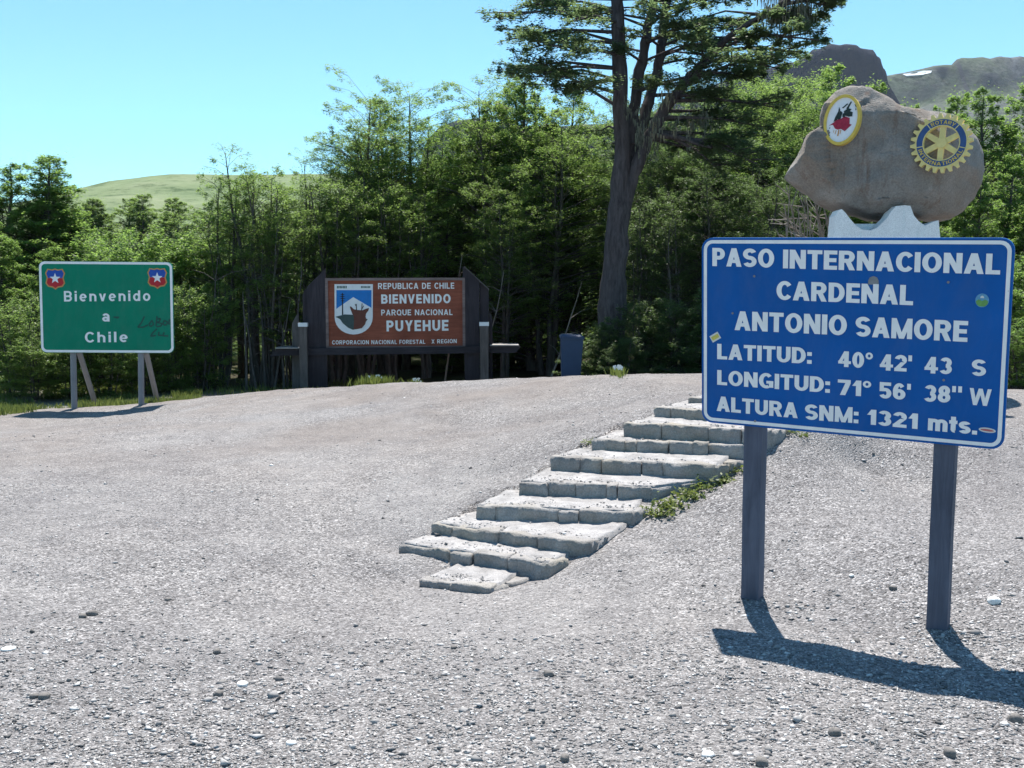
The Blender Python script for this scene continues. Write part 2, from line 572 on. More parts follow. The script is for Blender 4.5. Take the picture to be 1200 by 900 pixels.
s_c = [(atz(*a, z), atz(*b_, z), atz(*c, z), z, n) for a, b_, c, z, n in STEPS]
for i_, (fl, fr, rr, z, n) in enumerate(s_c):
    rise_ = (z - s_c[i_ - 1][3]) if i_ else 0.03
    kr = (0.35, 0.40, 0.60, 0.9)[min(i_, 3)]
    e_ = (fr - fl) / np.linalg.norm(fr - fl)
    for q_, zz in ((fl - e_ * 0.10, z - rise_ * 0.95), (fr + e_ * 0.10, z - rise_ * kr), (rr + e_ * 0.06, z - (0.005 if i_ < 3 else 0.02)), ((fl + fr) / 2, z - rise_ * 0.95)):
        cw.append(np.array([q_[0], q_[1], zz]))

for x in (-9, -6, -3, 0, 3, 6, 9):
    for y in (-2, 1, 3.2):
        cw.append(np.array([x, y, 0.0]))
for x, y in ((-2.5, 4.5), (0, 4.4), (1.2, 4.6), (2.4, 4.4), (-2, 6.5), (-4, 8), (-1.6, 8)):
    cw.append(np.array([x, y, 0.0]))
for x in (-14, -9.5, -6, -3, 0, 3, 6, 10):
    cw.append(np.array([x, 21.0, -0.42]))
    cw.append(np.array([x, 26.0, -0.45]))
cw += [np.array([-8.5, 18.6, -0.50]), np.array([-6.4, 18.8, -0.42]), np.array([-10, 15, -0.45]), np.array([8, 14, 0.25])]
cw = np.array(cw)

def _U(r2):
    return 0.5 * r2 * np.log(r2 + 1e-9)
_n = len(cw)
_A = np.zeros((_n + 3, _n + 3))
_d2 = ((cw[:, None, :2] - cw[None, :, :2]) ** 2).sum(-1)
_A[:_n, :_n] = _U(_d2) + np.eye(_n) * 0.008
_A[:_n, _n] = 1
_A[:_n, _n + 1:] = cw[:, :2]
_A[_n:, :_n] = _A[:_n, _n:].T
_W = np.linalg.solve(_A, np.concatenate([cw[:, 2], np.zeros(3)]))

def gz(x, y, rough=True):
    x = np.asarray(x, float); y = np.asarray(y, float)
    sh = np.broadcast(x, y).shape
    xf = np.broadcast_to(x, sh).ravel(); yf = np.broadcast_to(y, sh).ravel()
    out = np.empty(len(xf))
    for i in range(0, len(xf), 20000):
        a = xf[i:i + 20000]; b = yf[i:i + 20000]
        d2 = (a[:, None] - cw[None, :, 0]) ** 2 + (b[:, None] - cw[None, :, 1]) ** 2
        z = _U(d2) @ _W[:_n] + _W[_n] + _W[_n + 1] * a + _W[_n + 2] * b
        w = sstep(22, 27, b) + sstep(10, 18, np.abs(a)) + sstep(-1, -6, b)
        w = np.clip(w, 0, 1)
        far = -0.45 * sstep(4, 16, b)
        z = z * (1 - w) + far * w
        out[i:i + 20000] = z
    if rough:
        p = np.stack([xf, yf, np.zeros_like(xf)], 1)
        out += 0.015 * fbm(p * 1.1, 3, 4) + 0.007 * fbm(p * np.array([4.5, 3.0, 1]), 19, 3) + 0.004 * fbm(p * 9.0, 9, 2)
    for fx, fy in ((1.256, 5.52), (2.052, 5.034)):       # soil heaped round the sign posts
        out += 0.022 * np.exp(-((xf - fx) ** 2 + (yf - fy) ** 2) / 0.13 ** 2)
    r = out.reshape(sh)
    return r if sh else float(r)

def on_ground(px_, py_):
    d = ray(px_, py_)
    ts = np.arange(3.0, 30, 0.02) / d[1]
    q = CAM + d * ts[:, None]
    below = q[:, 2] < gz(q[:, 0], q[:, 1])
    k = int(np.argmax(below)) if below.any() else len(ts) - 1
    return q[k]

def axis(segs):
    a = []
    for x0, x1, st in segs:
        a.append(np.arange(x0, x1, st))
    return np.unique(np.round(np.concatenate(a), 5))
xs = np.unique(np.concatenate([-np.geomspace(9, 2600, 40), np.arange(-9, 9, 0.055), np.geomspace(9, 2600, 40)]))
ys = np.unique(np.concatenate([-np.geomspace(3, 2600, 30), np.arange(-3, 3.3, 0.3), np.arange(3.3, 10, 0.05), np.arange(10, 26, 0.11), np.geomspace(26, 2600, 50)]))
X, Yg = np.meshgrid(xs, ys)
Z = gz(X, Yg)
for fl, fr, rr, z, n in s_c:                         # keep the ground just under the treads
    e_ = fr - fl; w_ = np.linalg.norm(e_[:2]); e_ = e_ / w_
    nn = np.array([-e_[1], e_[0], 0])
    a_ = (X - fl[0]) * e_[0] + (Yg - fl[1]) * e_[1]; c_ = (X - fl[0]) * nn[0] + (Yg - fl[1]) * nn[1]
    ins = (a_ > 0.08) & (a_ < w_ - 0.06) & (c_ > 0.05) & (c_ < 0.5)
    Z = np.where(ins, np.minimum(Z, z - 0.05), Z)
nx, ny = len(xs), len(ys)
idx = np.arange(nx * ny).reshape(ny, nx)
faces = np.stack([idx[:-1, :-1], idx[:-1, 1:], idx[1:, 1:], idx[1:, :-1]], -1).reshape(-1, 4)
me = indexed_mesh("ground", np.stack([X, Yg, Z], -1).reshape(-1, 3), faces, True)
g = link("ground", me, M['ground'])
g['kind'] = 'structure'

# ------------------------------------------------------------------ hills and mountains
def rock_hill_mat(name, stops, scale, bstr=1.0, bdist=6.0, stretch=(1, 1, 1), steep=None, fine=None):
    m, nt, b = mat_new(name)
    v = coords(nt, 'Object', stretch)
    n1 = noise(nt, v, scale, 8, 0.7, 0.4)
    r = ramp(nt, n1, stops)
    out = r.outputs[0]
    if fine:
        n2 = noise(nt, v, fine[0], 6, 0.75)
        r2 = ramp(nt, n2, fine[1])
        out = mixc(nt, 1.0, out, r2.outputs[0], 'MULTIPLY')
    if steep:
        ge = nt.nodes.new('ShaderNodeNewGeometry')
        sx = nt.nodes.new('ShaderNodeSeparateXYZ'); nt.links.new(ge.outputs['True Normal'], sx.inputs[0])
        mr = nt.nodes.new('ShaderNodeMapRange'); nt.links.new(sx.outputs['Z'], mr.inputs[0])
        mr.inputs[1].default_value = 0.62; mr.inputs[2].default_value = 0.40
        out = mixc(nt, mr.outputs[0], out, steep)
    nt.links.new(out, b.inputs['Base Color'])
    b.inputs['Roughness'].default_value = 1.0
    b.inputs['Specular IOR Level'].default_value = 0.05
    bump(nt, b, n1, bstr, bdist)
    return m

def ridge(name, prof, Y0, front, back, mat, amp, nscale, seed, cliff=0.0, nxs=160, nys=70):
    """a ridge whose crest follows prof (pixel x, pixel y) at distance Y0"""
    pts = np.array([P(a, b, Y0) for a, b in prof])
    xx = np.linspace(pts[0, 0], pts[-1, 0], nxs)
    h = np.interp(xx, pts[:, 0], pts[:, 2])
    t = np.concatenate([np.linspace(-1, 0, nys), np.linspace(0, 1, nys // 3)[1:]])
    V = []
    for ti in t:
        y = Y0 + (ti * front if ti < 0 else ti * back)
        if ti < 0:
            s = 1 + ti
            k = (1 - cliff) * s ** 1.3 + cliff * sstep(0.93, 0.995, s)
        else:
            k = 1 - ti ** 1.5
        p = np.stack([xx, np.full_like(xx, y), np.zeros_like(xx)], 1)
        nz = fbm(p * nscale, seed, 5) * amp * (0.25 + 0.75 * min(1, abs(ti) * 4)) * min(1.0, (1 - abs(ti)) * 4)
        V.append(np.stack([xx, np.full_like(xx, y) + fbm(p * nscale * 1.7, seed + 5, 3) * amp * 0.8, -3 + (h + 3) * k + nz], 1))
    V = np.array(V)
    id_ = np.arange(V.shape[0] * V.shape[1]).reshape(V.shape[0], V.shape[1])
    fc = np.stack([id_[:-1, :-1], id_[:-1, 1:], id_[1:, 1:], id_[1:, :-1]], -1).reshape(-1, 4)
    o = link(name, indexed_mesh(name, V.reshape(-1, 3), fc, True), mat)
    o['kind'] = 'structure'
    return o

m_hill = rock_hill_mat("far_grass", [(0.3, (0.10, 0.145, 0.075)), (0.5, (0.155, 0.20, 0.11)), (0.72, (0.20, 0.23, 0.145))], 0.02, 0.5, 3, fine=(0.07, [(0.36, (0.45, 0.52, 0.42)), (0.46, (0.95, 0.95, 0.9)), (0.7, (1.18, 1.14, 1.1))]))
m_cliff = rock_hill_mat("dark_cliff", [(0.3, (0.022, 0.027, 0.042)), (0.55, (0.042, 0.048, 0.066)), (0.75, (0.075, 0.08, 0.09))], 0.025, 1.0, 8, (1, 1, 0.6), (0.04, 0.047, 0.072), (0.12, [(0.36, (0.5, 0.5, 0.55)), (0.66, (1.4, 1.4, 1.4))]))
m_scree = rock_hill_mat("grey_scree", [(0.32, (0.055, 0.085, 0.05)), (0.48, (0.09, 0.105, 0.085)), (0.6, (0.125, 0.13, 0.138)), (0.75, (0.165, 0.17, 0.182))], 0.012, 1.0, 6, (1, 1, 1), (0.07, 0.072, 0.085), (0.11, [(0.36, (0.40, 0.42, 0.45)), (0.5, (0.95, 0.95, 0.95)), (0.66, (1.35, 1.33, 1.32))]))
ridge("grass_hill", [(-500, 300), (-250, 262), (0, 240), (85, 223), (130, 211), (200, 204), (270, 205), (350, 203), (420, 205), (480, 214), (540, 240), (640, 290), (800, 330)], 560, 330, 300, m_hill, 2.2, 0.02, 4)
ridge("cliff_mountain", [(430, 330), (480, 240), (500, 165), (515, 150), (535, 142), (560, 139), (640, 150), (740, 142), (820, 108), (870, 84), (905, 80), (912, 76), (930, 73), (946, 64), (952, 58), (962, 57), (972, 51), (984, 53), (990, 52), (1003, 53), (1008, 57), (1023, 59), (1026, 66), (1030, 68), (1032, 78), (1036, 82), (1038, 96), (1060, 130), (1100, 190), (1200, 280)], 900, 420, 300, m_cliff, 3.5, 0.02, 11, 0.75, 420, 110)
scree = ridge("scree_mountain", [(900, 150), (980, 110), (1030, 90), (1060, 84), (1095, 76), (1118, 76), (1121, 70), (1128, 68), (1140, 69), (1152, 68), (1160, 70), (1172, 67), (1185, 69), (1195, 67), (1215, 72), (1300, 90), (1500, 170), (1700, 250)], 1500, 800, 500, m_scree, 9, 0.012, 23, 0.10, 300, 110)
ms, nt_, b_ = mat_new("old_snow")
b_.inputs['Base Color'].default_value = (0.8, 0.82, 0.86, 1)
b_.inputs['Roughness'].default_value = 0.7
sn = MB()
o0 = [(1058, 86.8), (1068, 84.6), (1082, 82.8), (1092, 82.8), (1091, 85), (1082, 87), (1070, 88), (1062, 88.5)]
bpy.context.view_layer.update()
dg_ = bpy.context.evaluated_depsgraph_get()
sb = BVHTree.FromObject(scree, dg_)
fr = []
for a, b2 in o0:
    h = sb.ray_cast(Vector(CAM), Vector(ray(a, b2)).normalized())
    q = np.array(h[0]) if h[0] else P(a, b2, 1490)
    fr.append(q - ray(a, b2) * 2.0)
bk = [p + np.array([0, 2.5, -3.0]) for p in fr]
n_ = len(fr)
sn.add(np.array(fr + bk), [list(range(n_))[::-1], list(range(n_, 2 * n_))] + [(i, (i + 1) % n_, (i + 1) % n_ + n_, i + n_) for i in range(n_)])
so = sn.build("snow_patch", ms)
so['kind'] = 'structure'

# ------------------------------------------------------------------ lettering: block letters drawn from bars, stems and arcs
def glyph(ch, s, b):
    q = []
    def V(x, y0=0.0, y1=1.0, w=None):
        w = s if w is None else w
        q.append([[(x, y0), (x + w, y0), (x + w, y1), (x, y1)]])
    def H(y, x0, x1, h=None):
        h = b if h is None else h
        q.append([[(x0, y), (x1, y), (x1, y + h), (x0, y + h)]])
    def D(x0, y0, x1, y1, w=None):
        w = s * 1.04 if w is None else w
        q.append([[(x0, y0), (x0 + w, y0), (x1 + w, y1), (x1, y1)]])
    def A(cx, cy, rx, ry, a0, a1, n=14):
        st = []
        an = np.radians(np.linspace(a0, a1, n + 1))
        for i in range(n):
            c0, s0, c1, s1 = math.cos(an[i]), math.sin(an[i]), math.cos(an[i + 1]), math.sin(an[i + 1])
            st.append([(cx + rx * c0, cy + ry * s0), (cx + rx * c1, cy + ry * s1), (cx + (rx - s) * c1, cy + (ry - b) * s1), (cx + (rx - s) * c0, cy + (ry - b) * s0)])
        q.append(st)
    X_ = 0.73
    w = 0.7
    if ch == 'I': w = s; V(0)
    elif ch == 'L': w = 0.62; V(0); H(0, s, w)
    elif ch == 'T': w = 0.74; H(1 - b, 0, w); V(w / 2 - s / 2, 0, 1 - b)
    elif ch == 'E': w = 0.66; V(0); H(0, s, w); H(0.5 - b / 2, s, w * .94); H(1 - b, s, w)
    elif ch == 'F': w = 0.62; V(0); H(0.46 - b / 2, s, w * .94); H(1 - b, s, w)
    elif ch == 'H': w = 0.8; V(0); V(w - s); H(0.5 - b / 2, s, w - s)
    elif ch == 'N': w = 0.82; V(0); V(w - s); D(0, 1, w - s * 1.04, 0)
    elif ch == 'M': w = 1.0; V(0, w=s * .92); V(w - s * .92, w=s * .92); D(0, 1, w / 2 - s * .45, 0, s * .9); D(w - s * .9, 1, w / 2 - s * .45, 0, s * .9)
    elif ch == 'A': w = 0.86; D(0, 0, w / 2 - s * .52, 1); D(w - s * 1.04, 0, w / 2 - s * .52, 1); H(0.2, w * .22, w * .78, b * .9)
    elif ch in 'Vv':
        w = 0.82 if ch == 'V' else 0.66; t = 1 if ch == 'V' else X_
        D(0, t, w / 2 - s * .5, 0, s); D(w - s, t, w / 2 - s * .5, 0, s)
    elif ch == 'W': w = 1.22; k = s * .82; D(0, 1, .33 - k / 2, 0, k); D(w / 2 - k / 2, 1, .33 - k / 2, 0, k); D(w / 2 - k / 2, 1, w - .33 - k / 2, 0, k); D(w - k, 1, w - .33 - k / 2, 0, k)
    elif ch == 'X': w = 0.78; D(0, 0, w - s, 1, s); D(w - s, 0, 0, 1, s)
    elif ch == 'Y': w = 0.8; V(w / 2 - s / 2, 0, .5); D(w / 2 - s / 2, .42, 0, 1, s); D(w / 2 - s / 2, .42, w - s, 1, s)
    elif ch == 'U': w = 0.8; V(0, .38); V(w - s, .38); A(w / 2, .38, w / 2, .38, 180, 360)
    elif ch == 'D': w = 0.8; V(0); r = .45; H(0, s, w - r); H(1 - b, s, w - r); A(w - r, .5, r, .5, -90, 90)
    elif ch == 'O': w = 0.88; A(w / 2, .5, w / 2, .51, 0, 360, 28)
    elif ch == 'Q': w = 0.88; A(w / 2, .5, w / 2, .51, 0, 360, 28); D(w * .55, .25, w - s * .8, -.03, s * .8)
    elif ch == '0': w = 0.68; A(w / 2, .5, w / 2, .505, 0, 360, 28)
    elif ch == 'o': w = 0.70; A(w / 2, X_ / 2, w / 2, X_ / 2 + .01, 0, 360, 24)
    elif ch == '\u00ba': w = 0.42; s2, b2 = s, b; s, b = s * .5, b * .6; A(w / 2, .79, w / 2, .22, 0, 360, 18); s, b = s2, b2
    elif ch == 'C': w = 0.86; A(w / 2, .5, w / 2, .51, 38, 322, 24); w = 0.78
    elif ch == 'G': w = 0.86; A(w / 2, .5, w / 2, .51, 42, 300, 24); V(w - s, .06, .5); H(.5 - b * .9, w * .52, w - s, b * .9)
    elif ch == 'S': w = 0.76; r = (1 + b) / 4; A(w / 2, 1 - r, w / 2, r, 25, 270, 18); A(w / 2, r, w / 2, r, 90, -155, 18)
    elif ch == 's': w = 0.64; r = (X_ + b * .9) / 4; A(w / 2, X_ - r, w / 2, r, 25, 270, 16); A(w / 2, r, w / 2, r, 90, -155, 16)
    elif ch == 'P': w = 0.72; r = .33; V(0); H(1 - b, s, w - r); H(.36, s, w - r); A(w - r, .68, r, .32, -90, 90)
    elif ch == 'R': w = 0.8; r = .33; V(0); H(1 - b, s, w - r - .03); H(.38, s, w - r - .03); A(w - r - .03, .69, r, .31, -90, 90); D(w - s * 1.06, 0, w * .40, .42)
    elif ch == 'B': w = 0.76; r = .32; V(0); H(1 - b, s, w - r - .02); H(.5 - b / 2, s, w - r); H(0, s, w - r); A(w - r - .02, .75 - b / 4, r, .25 + b / 4, -90, 90); A(w - r, .25 + b / 4, r, .25 + b / 4, -90, 90)
    elif ch == '1': w = 0.46; V(w - s); D(0, .64, w - s, 1.0 - .02, s * .9)
    elif ch == '2': w = 0.68; r = .31; A(w / 2, 1 - r, w / 2, r, 165, -32, 16); D(0.0, b * .8, w - s * 1.25, .56, s * 1.15); H(0, 0, w)
    elif ch == '3': w = 0.68; r = (1 + b) / 4; A(w / 2, 1 - r, w / 2 - .02, r, 155, -90, 16); A(w / 2, r, w / 2, r, 90, -155, 16)
    elif ch == '4': w = 0.74; V(w - s * 1.5, 0, 1); H(.2, 0, w, b * .9); D(0, .3, w - s * 1.5, 1, s * .8)
    elif ch == '5': w = 0.68; r = .33; V(.03, .44, 1 - b, s * .85); H(1 - b, .03, w * .95); A(w / 2, r, w / 2, r, 125, -155, 18)
    elif ch == '6': w = 0.68; r = .32; A(w / 2, r, w / 2, r, 0, 360, 24); A(w / 2, .5, w / 2, .5, 40, 200, 16)
    elif ch == '7': w = 0.66; H(1 - b, 0, w); D(.12, 0, w - s * 1.02, 1 - b)
    elif ch == '8': w = 0.68; r = (1 + b) / 4; A(w / 2, 1 - r, w / 2 - .03, r, 0, 360, 22); A(w / 2, r, w / 2, r, 0, 360, 22)
    elif ch == '9': w = 0.68; r = .32; A(w / 2, 1 - r, w / 2, r, 0, 360, 24); A(w / 2, .5, w / 2, .5, -140, 20, 16)
    elif ch == '.': w = s; V(0, 0, b * 1.15)
    elif ch == ':': w = s; V(0, 0, b * 1.15); V(0, .73 - b * 1.15, .73)
    elif ch == "'": w = s * .75; V(0, .64, 1, s * .75)
    elif ch == '"': w = s * 2; V(0, .64, 1, s * .75); V(s * 1.2, .64, 1, s * .75)
    elif ch == 'i': w = s; V(0, 0, X_); V(0, .82, 1)
    elif ch == 'l': w = s; V(0)
    elif ch == 'n': w = 0.66; V(0, 0, X_); A(w / 2, X_ - .3, w / 2, .3, 0, 180); V(w - s, 0, X_ - .3)
    elif ch == 'h': w = 0.66; V(0); A(w / 2, X_ - .3, w / 2, .3, 0, 180); V(w - s, 0, X_ - .3)
    elif ch == 'm':
        w = 1.06; h = (w + s) / 4; V(0, 0, X_); A(h, X_ - .27, h, .27, 0, 180); V(2 * h - s, 0, X_ - .27); A(3 * h - s, X_ - .27, h, .27, 0, 180); V(w - s, 0, X_ - .27)
    elif ch == 'd': w = 0.68; V(w - s); A(w / 2, X_ / 2, w / 2, X_ / 2 + .01, 0, 360, 22)
    elif ch == 'b': w = 0.68; V(0); A(w / 2, X_ / 2, w / 2, X_ / 2 + .01, 0, 360, 22)
    elif ch == 'e': w = 0.68; A(w / 2, X_ / 2, w / 2, X_ / 2 + .01, 0, 315, 20); H(X_ / 2 - b * .4, s * .6, w - s * .4, b * .8)
    elif ch == 'a': w = 0.66; V(w - s, 0, X_ - .28); A(w / 2, X_ - .28, w / 2, .28, 0, 155, 12); A(w / 2 - .02, .225, w / 2 - .02, .225, 0, 360, 18)
    elif ch == 't': w = 0.44; V(.09, .14, .95); H(X_ - b, 0, w); A(.09 + .22, .2, .22, .2, 180, 275, 8)
    elif ch == ' ': w = 0.36
    return w, q

def text_polys(txt, s, b, gap):
    x = 0.0
    out = []
    word = 0
    for ch in txt:
        if ch == ' ':
            word += 1
        w, q = glyph(ch, s, b)
        for k, strip in enumerate(q):
            out.append((k + 100 * word, [[(px_ + x, py_) for px_, py_ in pl] for pl in strip]))
        x += w + gap
    return x - gap, out

def text_mesh(mb, txt, x0, x1, z0, z1, y, s=0.24, b=0.19, gap=0.09, slope=0.0, only=None):
    """lettering on a panel's local x,z plane at local depth y (front is -y); overlapping strokes sit a hair apart"""
    W, polys = text_polys(txt, s, b, gap)
    kx = (x1 - x0) / W
    kz = z1 - z0
    for kw, strip in polys:
        k = kw % 100
        if only is not None and kw // 100 != only:
            continue
        for pl in strip:
            pts = [(x0 + a * kx, y - 0.00018 * k, z0 + c * kz + slope * (a * kx)) for a, c in pl]
            ar = sum(pts[i][0] * pts[(i + 1) % 4][2] - pts[(i + 1) % 4][0] * pts[i][2] for i in range(4))
            if ar < 0:
                pts.reverse()
            mb.poly(pts)

def rrect(w, h, r, n=6):
    pts = []
    for cx, cz, a0 in ((w / 2 - r, h / 2 - r, 0), (-w / 2 + r, h / 2 - r, 90), (-w / 2 + r, -h / 2 + r, 180), (w / 2 - r, -h / 2 + r, 270)):
        for i in range(n + 1):
            a = math.radians(a0 + 90 * i / n)
            pts.append((cx + r * math.cos(a), cz + r * math.sin(a)))
    return pts

def ring_mesh(mb, outer, inner, y):
    n = len(outer)
    for i in range(n):
        j = (i + 1) % n
        mb.poly([(outer[i][0], y, outer[i][1]), (outer[j][0], y, outer[j][1]), (inner[j][0], y, inner[j][1]), (inner[i][0], y, inner[i][1])])

def flat(mb, pts, y):
    n = len(pts)
    a = sum(pts[i][0] * pts[(i + 1) % n][1] - pts[(i + 1) % n][0] * pts[i][1] for i in range(n))
    p = [(x, y, z) for x, z in pts]
    mb.poly(p if a > 0 else p[::-1])

class Panel:
    """a flat sign standing in the world: pose and pixel -> local plane coordinates"""
    def __init__(self, w, h, c, yaw, lean, roll):
        self.w, self.h = w, h
        self.M = Matrix.Rotation(yaw, 4, 'Z') @ Matrix.Rotation(lean, 4, 'X') @ Matrix.Rotation(roll, 4, 'Y')
        self.C = np.array(c, float)
        self.R = np.array(self.M.to_3x3())
        self.euler = self.M.to_euler()
    def loc(self, px, py, y=0.0):
        n = self.R[:, 1]
        d = ray(px, py)
        t = ((self.C + n * y - CAM) @ n) / (d @ n)
        l = self.R.T @ (CAM + d * t - self.C)
        return l[0], l[2]
    def text(self, mb, txt, l, r, cap, y, **kw):
        """l, r: baseline pixels at the two ends; cap: pixel of the cap top at the left end"""
        x0, z0 = self.loc(*l); x1, z1 = self.loc(*r)
        _, zc = self.loc(*cap)
        zb = z0
        text_mesh(mb, txt, x0, x1, zb, zc, y, slope=(z1 - z0) / (x1 - x0), **kw)

# ------------------------------------------------------------------ blue sign of the international pass
B = Panel(1.4408, 0.9527, (1.5895, 5.1, 1.3752), -0.5486, 0.1094, 0.0261)
blue = thing("pass_sign", "large blue sign board with white mountain pass lettering on two blue-grey posts", "sign", B.C, B.euler)
mb = MB(); mb.prism(rrect(B.w, B.h, 0.055), 0.0, 0.018)
mb.build("sign_board", M['blue'], blue)
mb = MB(); ring_mesh(mb, rrect(B.w - 0.022, B.h - 0.022, 0.047), rrect(B.w - 0.056, B.h - 0.056, 0.032), -0.002)
mb.build("border", M['white_border'], blue)
def z1(x, y): return (800 + x / 3.0, 260 + y / 3.0)
for pieces in (
    (("PASO", (105, 155), (322, 161), (105, 91)), ("INTERNACIONAL", (353, 163), (1116, 185), (353, 97))),
    (("CARDENAL", (330, 273), (810, 293), (330, 207)),),
    (("ANTONIO", (183, 380), (577, 399), (183, 313)), ("SAMORE", (607, 402), (1001, 422), (607, 332))),
    (("LATITUD:", (122, 482), (454, 499), (122, 428)), ("40\u00ba", (547, 508), (668, 516), (547, 453)), ("42'", (693, 521), (805, 527), (693, 464)), ("43", (850, 531), (946, 536), (850, 473)), ("S", (1015, 540), (1066, 543), (1015, 482))),
    (("LONGITUD:", (122, 572), (518, 601), (122, 520)), ("71\u00ba", (545, 607), (662, 615), (545, 553)), ("56'", (690, 619), (801, 627), (690, 562)), ("38\"", (847, 631), (981, 638), (847, 572)), ("W", (1007, 642), (1084, 648), (1007, 583))),
    (("ALTURA", (120, 664), (405, 690), (120, 612)), ("SNM:", (430, 694), (618, 708), (430, 640)), ("1321", (648, 711), (826, 728), (648, 658)), ("mts.", (862, 732), (1035, 748), (862, 674))),
):
    for txt, l, r, c in pieces:
        mb = MB()
        B.text(mb, txt, z1(*l), z1(*r), z1(*c), -0.003, s=0.265, b=0.205, gap=0.075)
        mb.build("lettering", M['white_letter'], blue)
# posts behind the board
for lx, lt in ((-0.467, -0.441), (0.4655, 0.4665)):
    mb = MB()
    xb, zb = lx, -1.60
    for (w0, y0, y1) in ((0.0475, 0.022, 0.108),):
        n = 7
        vs = []
        for i in range(n):
            t = i / (n - 1)
            z = zb + (0.40 - zb) * t
            x = xb + (lt - xb) * t
            jx = 0.0015 * math.sin(i * 2.1)
            vs += [(x - w0 + jx, y0, z), (x + w0 + jx, y0, z), (x + w0 + jx, y1, z), (x - w0 + jx, y1, z)]
        fs = [(0, 3, 2, 1), (4 * n - 4, 4 * n - 3, 4 * n - 2, 4 * n - 1)]
        for i in range(n - 1):
            for k in range(4):
                fs.append((4 * i + k, 4 * i + (k + 1) % 4, 4 * i + 4 + (k + 1) % 4, 4 * i + 4 + k))
        mb.add(vs, fs)
    mb.build("post", M['post_blue'], blue)
for bx, by in ((252, 191), (934, 212), (176, 321), (918, 556), (255, 700)):
    mb = MB()
    x, z = B.loc(*z1(bx, by))
    pts = [(x + 0.006 * math.cos(a), z + 0.006 * math.sin(a)) for a in np.linspace(0, 2 * math.pi, 9)[:-1]]
    mb.prism(pts, -0.004, 0.001)
    mb.build("bolt", M['metal_grey'], blue)
# stickers
def sticker(name, label, cx, cy, rx, ry, rot, layers):
    x, z = B.loc(*z1(cx, cy))
    t = thing(name, label, "sticker", B.C + B.R @ np.array([x, -0.0028, z]), B.euler)
    first = True
    for part, mat, pts, dy in layers:
        m_ = MB()
        ca, sa = math.cos(rot), math.sin(rot)
        pp = [(a * rx * ca - c * ry * sa, a * rx * sa + c * ry * ca) for a, c in pts]
        if first: m_.prism(pp, 0.0, 0.001)
        else: flat(m_, pp, -0.0006 * dy)
        first = False
        m_.build(part, mat, t)
    return t
circ = [(math.cos(a), math.sin(a)) for a in np.linspace(0, 2 * math.pi, 25)[:-1]]
m_stk = painted("sticker_green", (0.12, 0.30, 0.08), 0.5, 0.2, None, 60)
m_stb = painted("sticker_blue", (0.10, 0.30, 0.48), 0.5, 0.2, None, 60)
m_sty = painted("sticker_yellow", (0.55, 0.48, 0.10), 0.5, 0.2, None, 60)
m_stw = painted("sticker_white", (0.62, 0.63, 0.60), 0.5, 0.1, None, 60)
m_stg = painted("sticker_grey", (0.20, 0.21, 0.22), 0.6, 0.2, None, 60)
m_str = painted("sticker_red", (0.45, 0.12, 0.12), 0.5, 0.2, None, 60)
sticker("round_sticker", "round green and blue sticker at the right of the blue sign", 1053, 276, 0.0285, 0.031, 0, [
    ("backing", m_stb, circ, 0),
    ("green_hill", m_stk, [(-0.9, -0.1), (-0.5, 0.15), (0, -0.05), (0.5, 0.15), (0.9, -0.1), (0.8, -0.55), (0.4, -0.87), (-0.4, -0.87), (-0.8, -0.55)], 1),
    ("white_dome", m_stw, [(-0.3, 0.35), (-0.2, 0.6), (0, 0.72), (0.2, 0.6), (0.3, 0.35)], 2)])
sq = [(-1, -1), (1, -1), (1, 1), (-1, 1)]
sticker("square_sticker", "small tilted yellow and white sticker at the left edge of the blue sign", 115, 405, 0.0255, 0.0185, 0.55, [
    ("backing", m_stw, sq, 0), ("yellow_label", m_sty, [(a * .8, c * .55) for a, c in sq], 1)])
sticker("torn_sticker", "torn grey half-round sticker above the last N of the second line", 671, 206, 0.024, 0.021, 0, [
    ("backing", m_stg, [(-1, -0.9), (1, -0.9), (0.97, 0), (0.7, 0.7), (0, 1), (-0.7, 0.7), (-0.97, 0)], 0)])
sticker("oval_sticker", "tiny oval red and white sticker at the lower right corner of the blue sign", 1071, 732, 0.036, 0.0115, -0.06, [
    ("backing", m_stw, circ, 0), ("red_band", m_str, [(a * .8, c * .45) for a, c in circ], 1)])

# ------------------------------------------------------------------ green welcome sign
GY = 17.0
G = Panel(2.0972, 1.4473, (-6.4444, GY, 1.3408), 0.0307, -0.008, 0.007)
green = thing("welcome_sign", "green Bienvenido a Chile road sign with white border on four grey poles", "sign", G.C, G.euler)
mb = MB(); mb.prism(rrect(G.w, G.h, 0.09), 0.0, 0.03); mb.build("sign_board", M['green'], green)
mb = MB(); ring_mesh(mb, rrect(G.w - 0.01, G.h - 0.01, 0.088), rrect(G.w - 0.085, G.h - 0.085, 0.06), -0.003); mb.build("border", M['white_border'], green)
def z2(x, y): return (x / 3.75, 280 + y / 3.75)
for txt, l, r, c in (("Bienvenido", (282, 275), (661, 272), (282, 229)), ("a", (450, 363), (482, 363), (450, 314)), ("Chile", (374, 455), (562, 453), (374, 409))):
    mb = MB(); G.text(mb, txt, z2(*l), z2(*r), z2(*c), -0.004, s=0.2, b=0.17, gap=0.26); mb.build("lettering", M['white_letter'], green)
